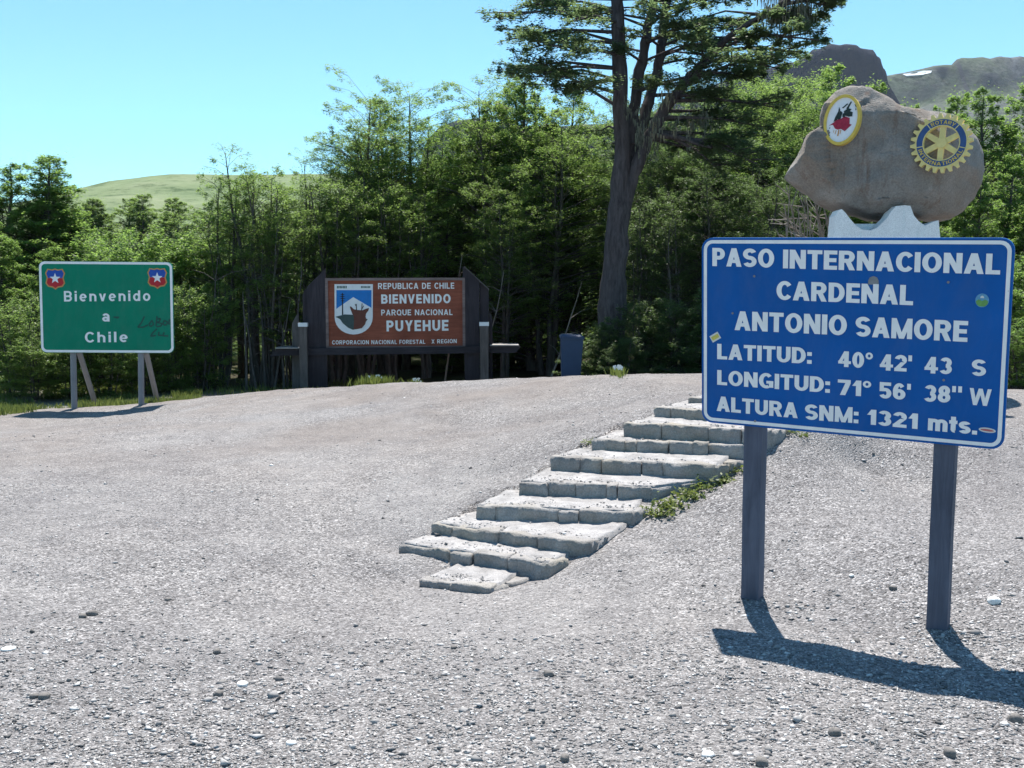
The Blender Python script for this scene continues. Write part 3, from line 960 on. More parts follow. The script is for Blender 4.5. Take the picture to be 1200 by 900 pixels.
for cx in (243, 691.5):
    x, z = G.loc(*z2(cx, 175 if cx < 400 else 172))
    k = 0.158
    sh = [(-0.78, 1.0), (-0.3, 0.92), (0, 1.02), (0.3, 0.92), (0.78, 1.0), (1.02, 0.55), (0.86, 0.1), (1.0, -0.45), (0.75, -0.8), (0.3, -0.88), (0, -1.08), (-0.3, -0.88), (-0.75, -0.8), (-1.0, -0.45), (-0.86, 0.1), (-1.02, 0.55)]
    top = [(-0.70, 0.87), (-0.28, 0.8), (0, 0.88), (0.28, 0.8), (0.70, 0.87), (0.88, 0.52), (0.74, 0.08), (-0.74, 0.08), (-0.88, 0.52)]
    bot = [(-0.74, 0.06), (0.74, 0.06), (0.87, -0.42), (0.66, -0.69), (0.26, -0.76), (0, -0.93), (-0.26, -0.76), (-0.66, -0.69), (-0.87, -0.42)]
    emb = MB(); flat(emb, [(x + a * k * .97, z + c * k) for a, c in sh], -0.0045)
    e = emb.build("shield_emblem", M['orange'], green)
    m_ = MB(); flat(m_, [(x + a * k * .97, z + c * k) for a, c in top], -0.0065); m_.build("blue_field", M['flag_blue'], e)
    m_ = MB(); flat(m_, [(x + a * k * .97, z + c * k) for a, c in bot], -0.0065); m_.build("red_field", M['red'], e)
    m_ = MB(); st = []
    for i in range(10):
        a = math.pi / 2 + i * math.pi / 5
        r_ = 0.56 if i % 2 == 0 else 0.23
        st.append((x + r_ * k * math.cos(a), z + (0.02 + r_ * math.sin(a)) * k))
    for i in range(10):
        tri = [(x, z + 0.02 * k), st[i], st[(i + 1) % 10]]
        flat(m_, tri, -0.0085)
    m_.build("white_star", M['white'], e)
# graffiti strokes
gf = MB()
def stroke(pts, w, y=-0.0045):
    pp = [G.loc(*z2(*p)) for p in pts]
    for (xa, za), (xb, zb) in zip(pp[:-1], pp[1:]):
        d = math.hypot(xb - xa, zb - za) + 1e-9
        nx_, nz_ = -(zb - za) / d * w, (xb - xa) / d * w
        flat(gf, [(xa + nx_, za + nz_), (xa - nx_, za - nz_), (xb - nx_, zb - nz_), (xb + nx_, zb + nz_)], y)
        globals()['_gy'] = y
for i, pts in enumerate(([(635, 340), (622, 368), (606, 388), (630, 388), (650, 378)], [(668, 358), (655, 375), (662, 386), (676, 376), (668, 358)],
            [(690, 340), (686, 384)], [(690, 352), (706, 350), (700, 364), (688, 366), (712, 372), (708, 383), (688, 386)], [(722, 358), (716, 374), (728, 380), (738, 366), (722, 358)],
            [(745, 352), (742, 376)], [(690, 395), (672, 412), (662, 428), (686, 424)], [(700, 408), (696, 424), (714, 424)], [(722, 410), (716, 426), (740, 426)], [(500, 344), (524, 344)], [(512, 348), (522, 345)])):
    stroke(pts, 0.011, -0.0042 - 0.0004 * i)
gf.build("graffiti", M['graffiti'], green)
# poles: two upright in front, two raking braces behind
def gp(px_, py_, Y): return G.R.T @ (P(px_, py_, Y) - G.C)
for (a, b_) in (((85.5, 400, 17.06), (87, 474.5, 17.06)), ((165, 400, 17.06), (165.5, 471.5, 17.06))):
    t0 = P(*a); t1 = P(*b_)
    t1[2] = gz(t1[0], t1[1]) - 0.1
    mb = MB(); mb.tube([G.R.T @ (t0 - G.C), G.R.T @ (t1 - G.C)], 0.047, 10); mb.build("pole", M['metal_grey'], green)
for (a, b_) in (((92, 410, 17.1), (110, 468, 18.2)), ((170.5, 410, 17.1), (183, 464, 18.2))):
    t0 = P(*a); t1 = P(*b_)
    d = t1 - t0
    t1 = t0 + d * ((t0[2] - (gz(t1[0], t1[1]) - 0.1)) / (t0[2] - t1[2]))
    mb = MB(); mb.tube([G.R.T @ (t0 - G.C), G.R.T @ (t1 - G.C)], 0.045, 10); mb.build("brace_pole", M['metal_grey'], green)

# ------------------------------------------------------------------ brown national park sign
BY = 22.0
W_ = Panel(2.8201, 1.4153, (-2.3949, BY, 1.1409), 0.0305, -0.0009, -0.0029)
brown = thing("park_sign", "brown wooden national park sign between dark upright boards with white cut letters", "sign", W_.C, W_.euler)
mb = MB(); mb.prism([(-W_.w / 2, -W_.h / 2), (W_.w / 2, -W_.h / 2), (W_.w / 2, W_.h / 2), (-W_.w / 2, W_.h / 2)], 0.0, 0.06); mb.build("sign_board", M['red_wood'], brown)
mb = MB()
w2, h2 = W_.w / 2, W_.h / 2
for x0, x1, za, zb in ((-w2 - .02, w2 + .02, h2 - .035, h2 + .02), (-w2 - .02, w2 + .02, -h2 - .02, -h2 + .035), (-w2 - .02, -w2 + .035, -h2 + .035, h2 - .035), (w2 - .035, w2 + .02, -h2 + .035, h2 - .035)):
    mb.box(x0, x1, -0.03, 0.064, za, zb)
mb.build("frame", M['frame_wood'], brown)
def z3(x, y): return (300 + x / 3.529, 300 + y / 3.529)
for txt, l, r, c, s_ in (("REPUBLICA DE CHILE", (505, 137), (820, 135), (505, 112), .2), ("BIENVENIDO", (518, 197), (805, 195), (518, 159), .24), ("PARQUE NACIONAL", (518, 246), (813, 244), (518, 222), .2),
                     ("PUYEHUE", (540, 312), (796, 309), (540, 267), .24), ("CORPORACION NACIONAL FORESTAL", (315, 366), (700, 363), (315, 349), .2), ("X REGION", (726, 362), (830, 360), (726, 345), .2)):
    for wi in range(len(txt.split(' '))):
        mb = MB(); W_.text(mb, txt, z3(*l), z3(*r), z3(*c), -0.004, s=s_, b=s_ * .86, gap=0.17, only=wi); mb.build("lettering", M['white_letter'], brown)
# shield with mountain, araucaria and deer
def z4(x, y): return (375 + x / 10.0, 320 + y / 10.0)
def wl(pts): return [W_.loc(*z4(*p)) for p in pts]
def lower(x0, x1, y0, r, n=14):
    cx = (x0 + x1) / 2
    return [(cx + (x1 - x0) / 2 * math.cos(a), y0 + r * math.sin(a)) for a in np.linspace(0, math.pi, n + 1)]
mb = MB(); flat(mb, wl([(170, 130), (620, 130)] + lower(172, 618, 520, 200)), -0.004); shield = mb.build("shield_emblem", M['white'], brown)
mb = MB(); flat(mb, wl([(192, 200), (604, 200), (604, 420), (192, 420)]), -0.0065); mb.build("blue_sky", M['sky_blue'], shield)
mb = MB(); flat(mb, wl([(192, 420), (390, 282), (604, 408), (600, 540), (192, 540)]), -0.009); mb.build("white_mountain", M['white'], shield)
mb = MB(); flat(mb, wl([(180, 512), (290, 484), (420, 490), (560, 540)] + [(545, 560), (500, 620), (440, 655), (385, 664), (330, 640), (270, 590), (235, 540)]), -0.0115); mb.build("dark_hill", M['hill_green'], shield)
mb = MB()
flat(mb, wl([(380, 480), (365, 440), (350, 395), (362, 390), (400, 425), (440, 432), (500, 436), (540, 418), (575, 408), (568, 440), (540, 475), (535, 510), (545, 545), (530, 600), (490, 645), (440, 655), (395, 655), (400, 560), (395, 500)]), -0.014)
mb.build("deer_head", M['deer_brown'], shield)
mb = MB()
flat(mb, wl([(259, 232), (269, 232), (273, 490), (258, 490)]), -0.0122)
for i, (yy, l_, r_) in enumerate(((245, 235, 295), (268, 222, 300), (292, 228, 306), (318, 238, 298))):
    flat(mb, wl([(l_, yy + 8), (264, yy), (r_, yy + 8), (264, yy + 14)]), -0.0124 - i * 1e-4)
mb.build("pine_drawing", M['black'], shield)
mb = MB()
for i, pl in enumerate(([(424, 432), (420, 360), (430, 360), (434, 432)], [(424, 395), (408, 365), (414, 362), (430, 388)], [(484, 436), (490, 355), (498, 355), (494, 436)], [(490, 415), (510, 380), (516, 384), (494, 425)])):
    flat(mb, wl(pl), -0.0146 - i * 1e-4)
mb.build("antlers", M['black'], shield)
mb = MB()
for i in range(7):
    flat(mb, wl([(200 + i * 17, 150), (212 + i * 17, 150), (210 + i * 17, 180), (198 + i * 17, 180)]), -0.005)
for i in range(7):
    flat(mb, wl([(482 + i * 16, 152), (493 + i * 16, 152), (491 + i * 16, 176), (480 + i * 16, 176)]), -0.005)
mb.build("shield_lettering", M['graffiti'], shield)
# timber structure (coordinates local to the sign, through the pixel rows of the photograph)
def wx(px_): return (px_ - 463.5) * 0.01752
def wz(py_): return W_.loc(463, py_)[1]
zg = gz(-2.4, 22.0) - W_.C[2] - 0.1
def board(name, outline, y0, y1, mat):
    m_ = MB(); m_.prism([(wx(a), (wz(b_) if b_ < 470 else zg)) for a, b_ in outline], y0, y1); return m_.build(name, mat, brown)
board("upright_board", [(361, 480), (382.5, 480), (382.5, 314), (380, 317), (361, 335)], -0.02, 0.05, M['dark_wood'])
board("upright_board", [(354.5, 480), (360.6, 480), (360.6, 336), (357, 340), (354.5, 345)], 0.06, 0.30, M['dark_wood'])
board("upright_board", [(544.5, 480), (562, 480), (562, 329.5), (544.5, 313.5), (542.5, 312.5), (542.5, 318)], -0.02, 0.05, M['dark_wood'])
board("upright_board", [(562.3, 480), (573, 480), (573, 340), (567, 333.5), (562.3, 329.5)], 0.06, 0.30, M['dark_wood'])
board("upright_board", [(573.4, 480), (577.2, 480), (577.2, 374), (575.5, 368.5), (573.4, 366)], 0.1, 0.35, M['dark_wood'])
board("side_post", [(339.5, 480), (348.8, 480), (348.8, 367.5), (346, 369.5), (341, 379)], 0.12, 0.20, M['grey_wood'])
# sloping cap on the right board
m_ = MB(); m_.prism([(wx(544), wz(311.5)), (wx(573.5), wz(339)), (wx(573.5), wz(340.5)), (wx(544), wz(313.2))], -0.04, 0.31); m_.build("sloping_cap", M['grey_wood'], brown)
# beam below the board
m_ = MB(); m_.prism([(wx(316.5), wz(417)), (wx(318), wz(414.5)), (wx(324), wz(407.8)), (wx(606), wz(405.8)), (wx(610), wz(407)), (wx(604), wz(413.8)), (wx(330), wz(415.8))], -0.10, -0.023); m_.build("beam", M['dark_beam'], brown)
for a, b_, c in ((324, 352, 407.6), (574, 608, 405.6)):
    m_ = MB(); m_.prism([(wx(a), wz(c)), (wx(b_), wz(c)), (wx(b_), wz(c) + 0.02), (wx(a), wz(c) + 0.025)], -0.16, 0.62); m_.build("ledge_plank", M['pale_wood'], brown)
for a, b_ in ((352, 361.2), (562.3, 572.2)):
    pt = board("front_post", [(a, 480), (b_, 480), (b_, 382), (a, 382)], -0.22, -0.104, M['grey_wood'])
    m_ = MB(); m_.prism([(wx(a) - .012, wz(382)), (wx(b_) + .012, wz(382)), (wx(b_) + .012, wz(377.6)), (wx(a) - .012, wz(377.6))], -0.232, -0.09); m_.build("white_cap", M['white'], pt)

# ------------------------------------------------------------------ boulder monument
MY = 11.5
def z5(x, y): return (900 + x / 4.0, 80 + y / 4.0)
OUT = [(76, 521), (104, 479), (133, 431), (160, 375), (188, 330), (220, 305), (243, 296), (246, 245), (262, 190), (300, 145), (345, 108), (385, 94), (440, 98), (490, 120), (545, 148), (600, 180), (650, 196), (720, 205), (800, 212),
       (880, 235), (940, 275), (985, 340), (1010, 410), (1014, 470), (1000, 540), (965, 610), (920, 665), (870, 700), (800, 716), (740, 714), (690, 704), (620, 712), (540, 716), (480, 712), (420, 700), (350, 682), (295, 668), (240, 645), (200, 610), (165, 580), (125, 560)]
ow = np.array([P(*z5(*p), MY + 0.2)[[0, 2]] for p in OUT])
mcx, mcz = float(P(*z5(560, 430), MY + 0.2)[0]), float(P(*z5(560, 430), MY + 0.2)[2])
gmz = float(gz(mcx, MY + 0.15)) - 0.05
mon = thing("stone_monument", "big brown boulder on a white plinth, with an oval plaque and a yellow gear wheel", "monument", (mcx, MY, gmz))
def MLoc(p): return np.asarray(p) - np.array([mcx, MY, gmz])
rel = ow - np.array([mcx, mcz])
# resample the outline by arc length
per = np.concatenate([[0], np.cumsum(np.linalg.norm(np.diff(np.vstack([rel, rel[:1]]), axis=0), axis=1))])
NO = 300
u = np.linspace(0, per[-1], NO, endpoint=False)
ro = np.stack([np.interp(u, per, np.append(rel[:, 0], rel[0, 0])), np.interp(u, per, np.append(rel[:, 1], rel[0, 1]))], 1)
TH = 0.72
RINGS = [(r_, -1.0 - 0.03 * (1 - r_)) for r_ in np.linspace(0, .86, 22)] + [(.872, -.985), (.884, -.955), (.895, -.92), (.91, -.86), (.925, -.78), (.94, -.70), (.955, -.61), (.968, -.52), (.98, -.42), (.99, -.30), (1.0, -.15), (1.0, 0), (1.0, .15), (0.99, .3), (0.97, .48), (0.93, .63), (0.86, .76), (0.74, .87), (0.5, .95), (0.25, 1.0), (0.0, 1.02)]
rows = []
ang = np.arctan2(ro[:, 1], ro[:, 0])
bev = 1 + 0.6 * fbm(np.stack([ro[:, 0] * 2.2, ro[:, 1] * 2.2, np.zeros(NO)], 1), 41, 3)     # uneven chipped edge
for rf, yr in RINGS:
    px3 = np.stack([ro[:, 0] * rf, np.full(NO, yr * TH), ro[:, 1] * rf], 1)
    n1_ = fbm(px3 * 1.5, 31, 3)
    nz2 = fbm(px3 * 5, 77, 4)
    facet = np.abs(fbm(px3 * 2.4, 57, 2))
    k = 1 - (1 - rf) * np.where((rf > .8) & (rf < .999), np.clip(bev, .35, 2.2), 1.0)
    ed = k * (1 + 0.010 * nz2 * rf - 0.012 * facet * rf)
    y = yr * TH + 0.035 * n1_ + 0.014 * nz2 + 0.05 * facet * (1 - rf) + (-0.05 * ro[:, 1] * rf if yr < 0 else 0) + 0.006 * fbm(px3 * 22, 91, 2)
    rows.append(np.stack([ro[:, 0] * ed, y, ro[:, 1] * ed], 1))
V = np.concatenate(rows)
rb = np.random.default_rng(12)
for dx, dy, dz, c in ((.30, -.62, .72, .13), (-.42, -.50, .75, .03), (-.72, -.62, .25, .025), (-.50, -.70, -.50, .17), (.1, -.72, -.68, .15), (.62, -.66, -.42, .20), (.75, -.60, .25, .15), (.05, -.80, .6, .12),
                      (-.2, -.98, .1, .035), (.35, -.93, -.08, .04), (.02, -.95, -.3, .04), (.55, -.35, .75, .08)):
    d_ = np.array([dx, dy, dz]); d_ /= np.linalg.norm(d_)
    pr = V @ d_
    ex = np.maximum(pr - (pr.max() - c), 0)
    V = V - (ex * 0.93)[:, None] * d_
V += 0.009 * np.stack([fbm(V * 9, 71 + q, 4) for q in range(3)], 1)
# a few chipped hollows and cracks in the face
for hx, hz, hr, hd in ((-.75, .30, .20, .05), (.15, .62, .22, .06), (.48, .46, .16, .04), (-.30, -.52, .24, .05), (.85, -.25, .16, .04), (-.05, .1, .35, .02)):
    w_ = np.exp(-(((V[:, 0] - hx) ** 2 + ((V[:, 2] - hz) * 1.4) ** 2) / hr ** 2) * 2.2) * (V[:, 1] < 0)
    V[:, 1] += hd * np.clip(w_ * (1.3 + fbm(V * 6, 83, 3)), 0, 1.4)
ck = np.abs(vnoise(np.stack([V[:, 0] * 2.2 + .6 * V[:, 2], V[:, 2] * .9, V[:, 1]], 1), 97))
V[:, 1] += 0.022 * np.clip(1 - ck / 0.035, 0, 1) * (V[:, 1] < 0)
id_ = np.arange(len(RINGS) * NO).reshape(len(RINGS), NO)
fc = np.stack([id_[:-1], np.roll(id_[:-1], -1, 1), np.roll(id_[1:], -1, 1), id_[1:]], -1).reshape(-1, 4)
V[:, 0] += (V[:, 1] + 0.05) * mcx / MY            # the rock is turned a little to the left
V[:, 2] += mcz - gmz
V[:, 1] += 0.25
bme = indexed_mesh("boulder", V, fc[:, ::-1], False)
link("boulder", bme, M['boulder'], mon)
bvh = BVHTree.FromPolygons([Vector(v) for v in V], [list(f) for f in fc])
def front_y(x, z):
    h = bvh.ray_cast(Vector((x, -5, z)), Vector((0, 1, 0)))
    return h[0].y if h[0] else 0.0
# plinth with the notch that holds the boulder
po = [(305, 800), (315, 692), (330, 666), (346, 660), (362, 676), (385, 706), (410, 735), (440, 756), (480, 760), (512, 748), (560, 700), (580, 668), (600, 646), (640, 642), (668, 645), (684, 690), (705, 715), (735, 738), (770, 722), (800, 712), (808, 800)]
pw = [tuple(MLoc(P(*z5(*p), MY - 0.42))[[0, 2]]) for p in po]
pw = [(pw[0][0] - 0.03, -0.1)] + pw + [(pw[-1][0] + 0.03, -0.1)]
mb = MB(); mb.prism(pw, -0.42, -0.22)
mb.build("plinth", M['plinth'], mon)
mb = MB(); mb.box(pw[0][0] + 0.16, pw[-1][0] - 0.08, -0.217, 0.2, -0.1, float(MLoc(P(*z5(500, 735), MY))[2]))
mb.build("plinth_core", M['plinth'], mon)
# oval plaque
def disc_pose(px_, py_, r, out):
    """centre of a disc of radius r standing just clear of the rock, seen at that pixel"""
    y = -0.35
    for _ in range(4):
        p = MLoc(P(px_, py_, MY + y))
        y = min(front_y(p[0] + dx * r, p[2] + dz * r) for dx in (-.8, -.4, 0, .4, .8) for dz in (-.8, 0, .8) if bvh.ray_cast(Vector((p[0] + dx * r, -5, p[2] + dz * r)), Vector((0, 1, 0)))[0]) - out
    return MLoc(P(px_, py_, MY + y))
pc = disc_pose(*z5(347, 242), 0.2, 0.05)
pla = MB()
ox, oy, oz = pc
def oval(rx, rz, n=48): return [(rx * math.cos(a), rz * math.sin(a)) for a in np.linspace(0, 2 * math.pi, n + 1)[:-1]]
prot = Matrix.Rotation(-0.50, 4, 'Z') @ Matrix.Rotation(math.radians(11), 4, 'Y')
pla.prism(oval(0.155, 0.228), 0.0, 0.12)
plaque = pla.build("oval_plaque", M['white'], mon)
plaque.location = (ox, oy, oz)
plaque.rotation_euler = prot.to_euler()
m_ = MB(); ring_mesh(m_, oval(0.178, 0.252), oval(0.150, 0.222), -0.012)
o_ = oval(0.178, 0.252); i_ = oval(0.150, 0.222)
for k in range(48):
    j = (k + 1) % 48
    m_.poly([(o_[j][0], -0.012, o_[j][1]), (o_[k][0], -0.012, o_[k][1]), (o_[k][0], 0.08, o_[k][1]), (o_[j][0], 0.08, o_[j][1])])
    m_.poly([(i_[k][0], -0.012, i_[k][1]), (i_[j][0], -0.012, i_[j][1]), (i_[j][0], 0.002, i_[j][1]), (i_[k][0], 0.002, i_[k][1])])
m_.build("gold_rim", M['gold'], plaque)
def pz(x, y): return ((x - 415) / 225 * 0.155, -(y - 455) / 330 * 0.228)
m_ = MB()
flat(m_, [pz(*p) for p in ((245, 560), (310, 500), (330, 470), (400, 440), (440, 400), (520, 415), (535, 500), (570, 505), (490, 610), (430, 585), (380, 600), (340, 590), (300, 540))], -0.003)
m_.build("red_flowers", M['crimson'], plaque)
m_ = MB()
for i, pl in enumerate((((375, 290), (440, 215), (455, 225), (400, 290)), ((440, 290), (485, 180), (500, 190), (470, 300)), ((335, 275), (360, 320), (350, 460), (300, 500), (310, 430), (335, 350)),
        ((415, 330), (470, 280), (520, 290), (500, 320), (545, 330), (550, 390), (500, 400), (440, 390)), ((365, 330), (400, 350), (395, 440), (360, 460), (345, 430)), ((405, 365), (440, 350), (450, 420), (410, 410)),
        ((545, 215), (590, 230), (575, 260)), ((255, 590), (275, 580), (265, 605)), ((270, 690), (290, 685), (285, 710)), ((570, 260), (590, 290), (575, 300)))):
    flat(m_, [pz(*p) for p in pl], -0.0042 - i * 2e-4)
m_.build("dark_leaves", M['leafink'], plaque)
m_ = MB()
for i, pl in enumerate((((395, 600), (410, 600), (415, 690), (395, 690)), ((360, 610), (370, 610), (365, 670), (355, 665)), ((425, 595), (438, 600), (435, 660), (428, 660)), ((330, 610), (336, 610), (335, 650), (328, 650)))):
    flat(m_, [pz(*p) for p in pl], -0.003)
m_.build("rust_streaks", M['orange'], plaque)
# gear wheel emblem
gc = disc_pose(*z5(812, 350), 0.33, 0.12)
RG = 0.295
def gear_out(n=24):
    pts = []
    for i in range(n):
        a = 2 * math.pi * (i + 0.5) / n
        d = 2 * math.pi / n
        for da, r in ((-0.42, .85), (-0.30, .89), (-0.17, 1.0), (0.17, 1.0), (0.30, .89), (0.42, .85)):
            pts.append((RG * r * math.cos(a + da * d), RG * r * math.sin(a + da * d)))
    return pts
go = gear_out()
Ri = RG * 0.565
gi = [(Ri * math.cos(math.atan2(z, x)), Ri * math.sin(math.atan2(z, x))) for x, z in go]
m_ = MB()
ring_mesh(m_, go, gi, 0.0)
ng = len(go)
for k in range(ng):
    j = (k + 1) % ng
    m_.poly([(go[j][0], 0, go[j][1]), (go[k][0], 0, go[k][1]), (go[k][0], 0.08, go[k][1]), (go[j][0], 0.08, go[j][1])])
    m_.poly([(gi[k][0], 0, gi[k][1]), (gi[j][0], 0, gi[j][1]), (gi[j][0], 0.08, gi[j][1]), (gi[k][0], 0.08, gi[k][1])])
gear = m_.build("gear_wheel", M['yellow'], mon)
gear.location = gc
gear.rotation_euler = (Matrix.Rotation(-0.50, 4, 'Z') @ Matrix.Rotation(math.radians(4), 4, 'Y')).to_euler()
m_ = MB()
for i in range(6):
    a = math.pi / 2 + i * math.pi / 3
    ca, sa = math.cos(a), math.sin(a)
    r0, r1, w0, w1 = RG * .10, RG * .60, RG * .095, RG * .085
    pts = [(r0 * ca - w0 * sa, r0 * sa + w0 * ca), (r0 * ca + w0 * sa, r0 * sa - w0 * ca), (r1 * ca + w1 * sa, r1 * sa - w1 * ca), (r1 * ca - w1 * sa, r1 * sa + w1 * ca)]
    m_.prism(pts, 0.012 + 0.0006 * i, 0.06)
m_.build("spokes", M['yellow'], gear)
m_ = MB(); m_.prism([(RG * .17 * math.cos(a), RG * .17 * math.sin(a)) for a in np.linspace(0, 2 * math.pi, 25)[:-1]], -0.004, 0.07); m_.build("hub", M['yellow'], gear)
m_ = MB()
def cp(r, n=64): return [(r * math.cos(a), r * math.sin(a)) for a in np.linspace(0, 2 * math.pi, n + 1)[:-1]]
ring_mesh(m_, cp(RG * .795), cp(RG * .60), -0.003)
ring = m_.build("blue_ring", M['emblem_blue'], gear)
m_ = MB(); ring_mesh(m_, cp(RG * .825), cp(RG * .797), -0.004); ring_mesh(m_, cp(RG * .60), cp(RG * .575), -0.004)
for a in (130, 50, 192, -12):
    ar = math.radians(a); ca, sa = math.cos(ar), math.sin(ar); w = RG * .013
    flat(m_, [(RG * .6 * ca - w * sa, RG * .6 * sa + w * ca), (RG * .6 * ca + w * sa, RG * .6 * sa - w * ca), (RG * .797 * ca + w * sa, RG * .797 * sa - w * ca), (RG * .797 * ca - w * sa, RG * .797 * sa + w * ca)], -0.0048)
m_.build("ring_edge", M['yellow'], gear)
def arc_text(mb, txt, r, h, a_mid, span, bottom=False):
    W, polys = text_polys(txt, 0.2, 0.17, 0.16)
    for k, strip in polys:
        for pl in strip:
            pts = []
            for a, c in pl:
                t = a / W - 0.5
                if not bottom:
                    an = math.radians(a_mid - t * span); rr = r + c * h
                else:
                    an = math.radians(a_mid + t * span); rr = r + h - c * h
                pts.append((rr * math.cos(an), rr * math.sin(an)))
            flat(mb, pts, -0.0055 - 0.0001 * k)
m_ = MB(); arc_text(m_, "ROTARY", RG * .635, RG * .125, 90, 66); m_.build("lettering", M['gold'], ring)
m_ = MB(); arc_text(m_, "INTERNATIONAL", RG * .635, RG * .125, 270, 142, True); m_.build("lettering", M['gold'], ring)

# ------------------------------------------------------------------ stone steps up the mound
def rock_box(p0, p1, dep, zt, zb, seed, rnd=random.Random(1)):
    """a rough stone block: p0-p1 is its front top edge, dep the vector into the slope"""
    nx_, ny_, nz_ = 15, 5, 7
    us, vs_, ws = np.linspace(0, 1, nx_), np.linspace(0, 1, ny_), np.linspace(0, 1, nz_)
    U, Vv, Wv = np.meshgrid(us, vs_, ws, indexing='ij')
    on = (U == 0) | (U == 1) | (Vv == 0) | (Vv == 1) | (Wv == 0) | (Wv == 1)
    L = np.linalg.norm(p1[:2] - p0[:2]); Dp = np.linalg.norm(dep[:2]); Hh = zt - zb
    ex = (p1 - p0); ex = ex.copy(); ex[2] = 0
    pos = p0[None] * np.array([1, 1, 0]) + U.reshape(-1, 1) * ex + Vv.reshape(-1, 1) * np.array([dep[0], dep[1], 0])
    pos[:, 2] = zb + Wv.ravel() * Hh
    c = pos.mean(0)
    loc = np.stack([(U.ravel() - .5) * L, (Vv.ravel() - .5) * Dp, (Wv.ravel() - .5) * Hh], 1)
    half = np.array([L, Dp, Hh]) / 2
    r = 0.006
    inner = np.clip(loc, -(half - r), half - r)
    dlt = loc - inner
    nrm = np.linalg.norm(dlt, axis=1, keepdims=True) + 1e-9
    new = inner + dlt / nrm * np.minimum(nrm, r)
    off = new - loc
    e1 = ex / (L + 1e-9); e2 = np.array([dep[0], dep[1], 0]) / Dp
    pos = pos + off[:, :1] * e1 + off[:, 1:2] * e2 + off[:, 2:] * np.array([0, 0, 1])
    nzv = np.stack([fbm(pos * 7 + seed * 3.1, seed + k, 3) for k in range(3)], 1)
    nz2 = np.stack([fbm(pos * 22 + seed * 3.1, seed + 9 + k, 2) for k in range(3)], 1)
    pos = pos + nzv * np.array([0.008, 0.019, 0.008]) + nz2 * np.array([0.004, 0.011, 0.004])
    id3 = np.arange(nx_ * ny_ * nz_).reshape(nx_, ny_, nz_)
    fcs = []
    def q(a, b, c_, d): fcs.append((a, b, c_, d))
    for i in range(nx_ - 1):
        for j in range(ny_ - 1):
            q(id3[i, j, 0], id3[i, j + 1, 0], id3[i + 1, j + 1, 0], id3[i + 1, j, 0])
            q(id3[i, j, -1], id3[i + 1, j, -1], id3[i + 1, j + 1, -1], id3[i, j + 1, -1])
        for k in range(nz_ - 1):
            q(id3[i, 0, k], id3[i + 1, 0, k], id3[i + 1, 0, k + 1], id3[i, 0, k + 1])
            q(id3[i, -1, k], id3[i, -1, k + 1], id3[i + 1, -1, k + 1], id3[i + 1, -1, k])
    for j in range(ny_ - 1):
        for k in range(nz_ - 1):
            q(id3[0, j, k], id3[0, j, k + 1], id3[0, j + 1, k + 1], id3[0, j + 1, k])
            q(id3[-1, j, k], id3[-1, j + 1, k], id3[-1, j + 1, k + 1], id3[-1, j, k + 1])
    used = np.unique(np.array(fcs))
    remap = -np.ones(len(pos), int); remap[used] = np.arange(len(used))
    return pos[used], remap[np.array(fcs)]
stairs = thing("stone_stairway", "ten rough pale stone steps climbing the gravel mound", "stairway", (0, 0, 0))
rs = random.Random(5)
base = s_c[0][0].copy()
base[2] = float(gz(base[0], base[1]))
stairs.location = base
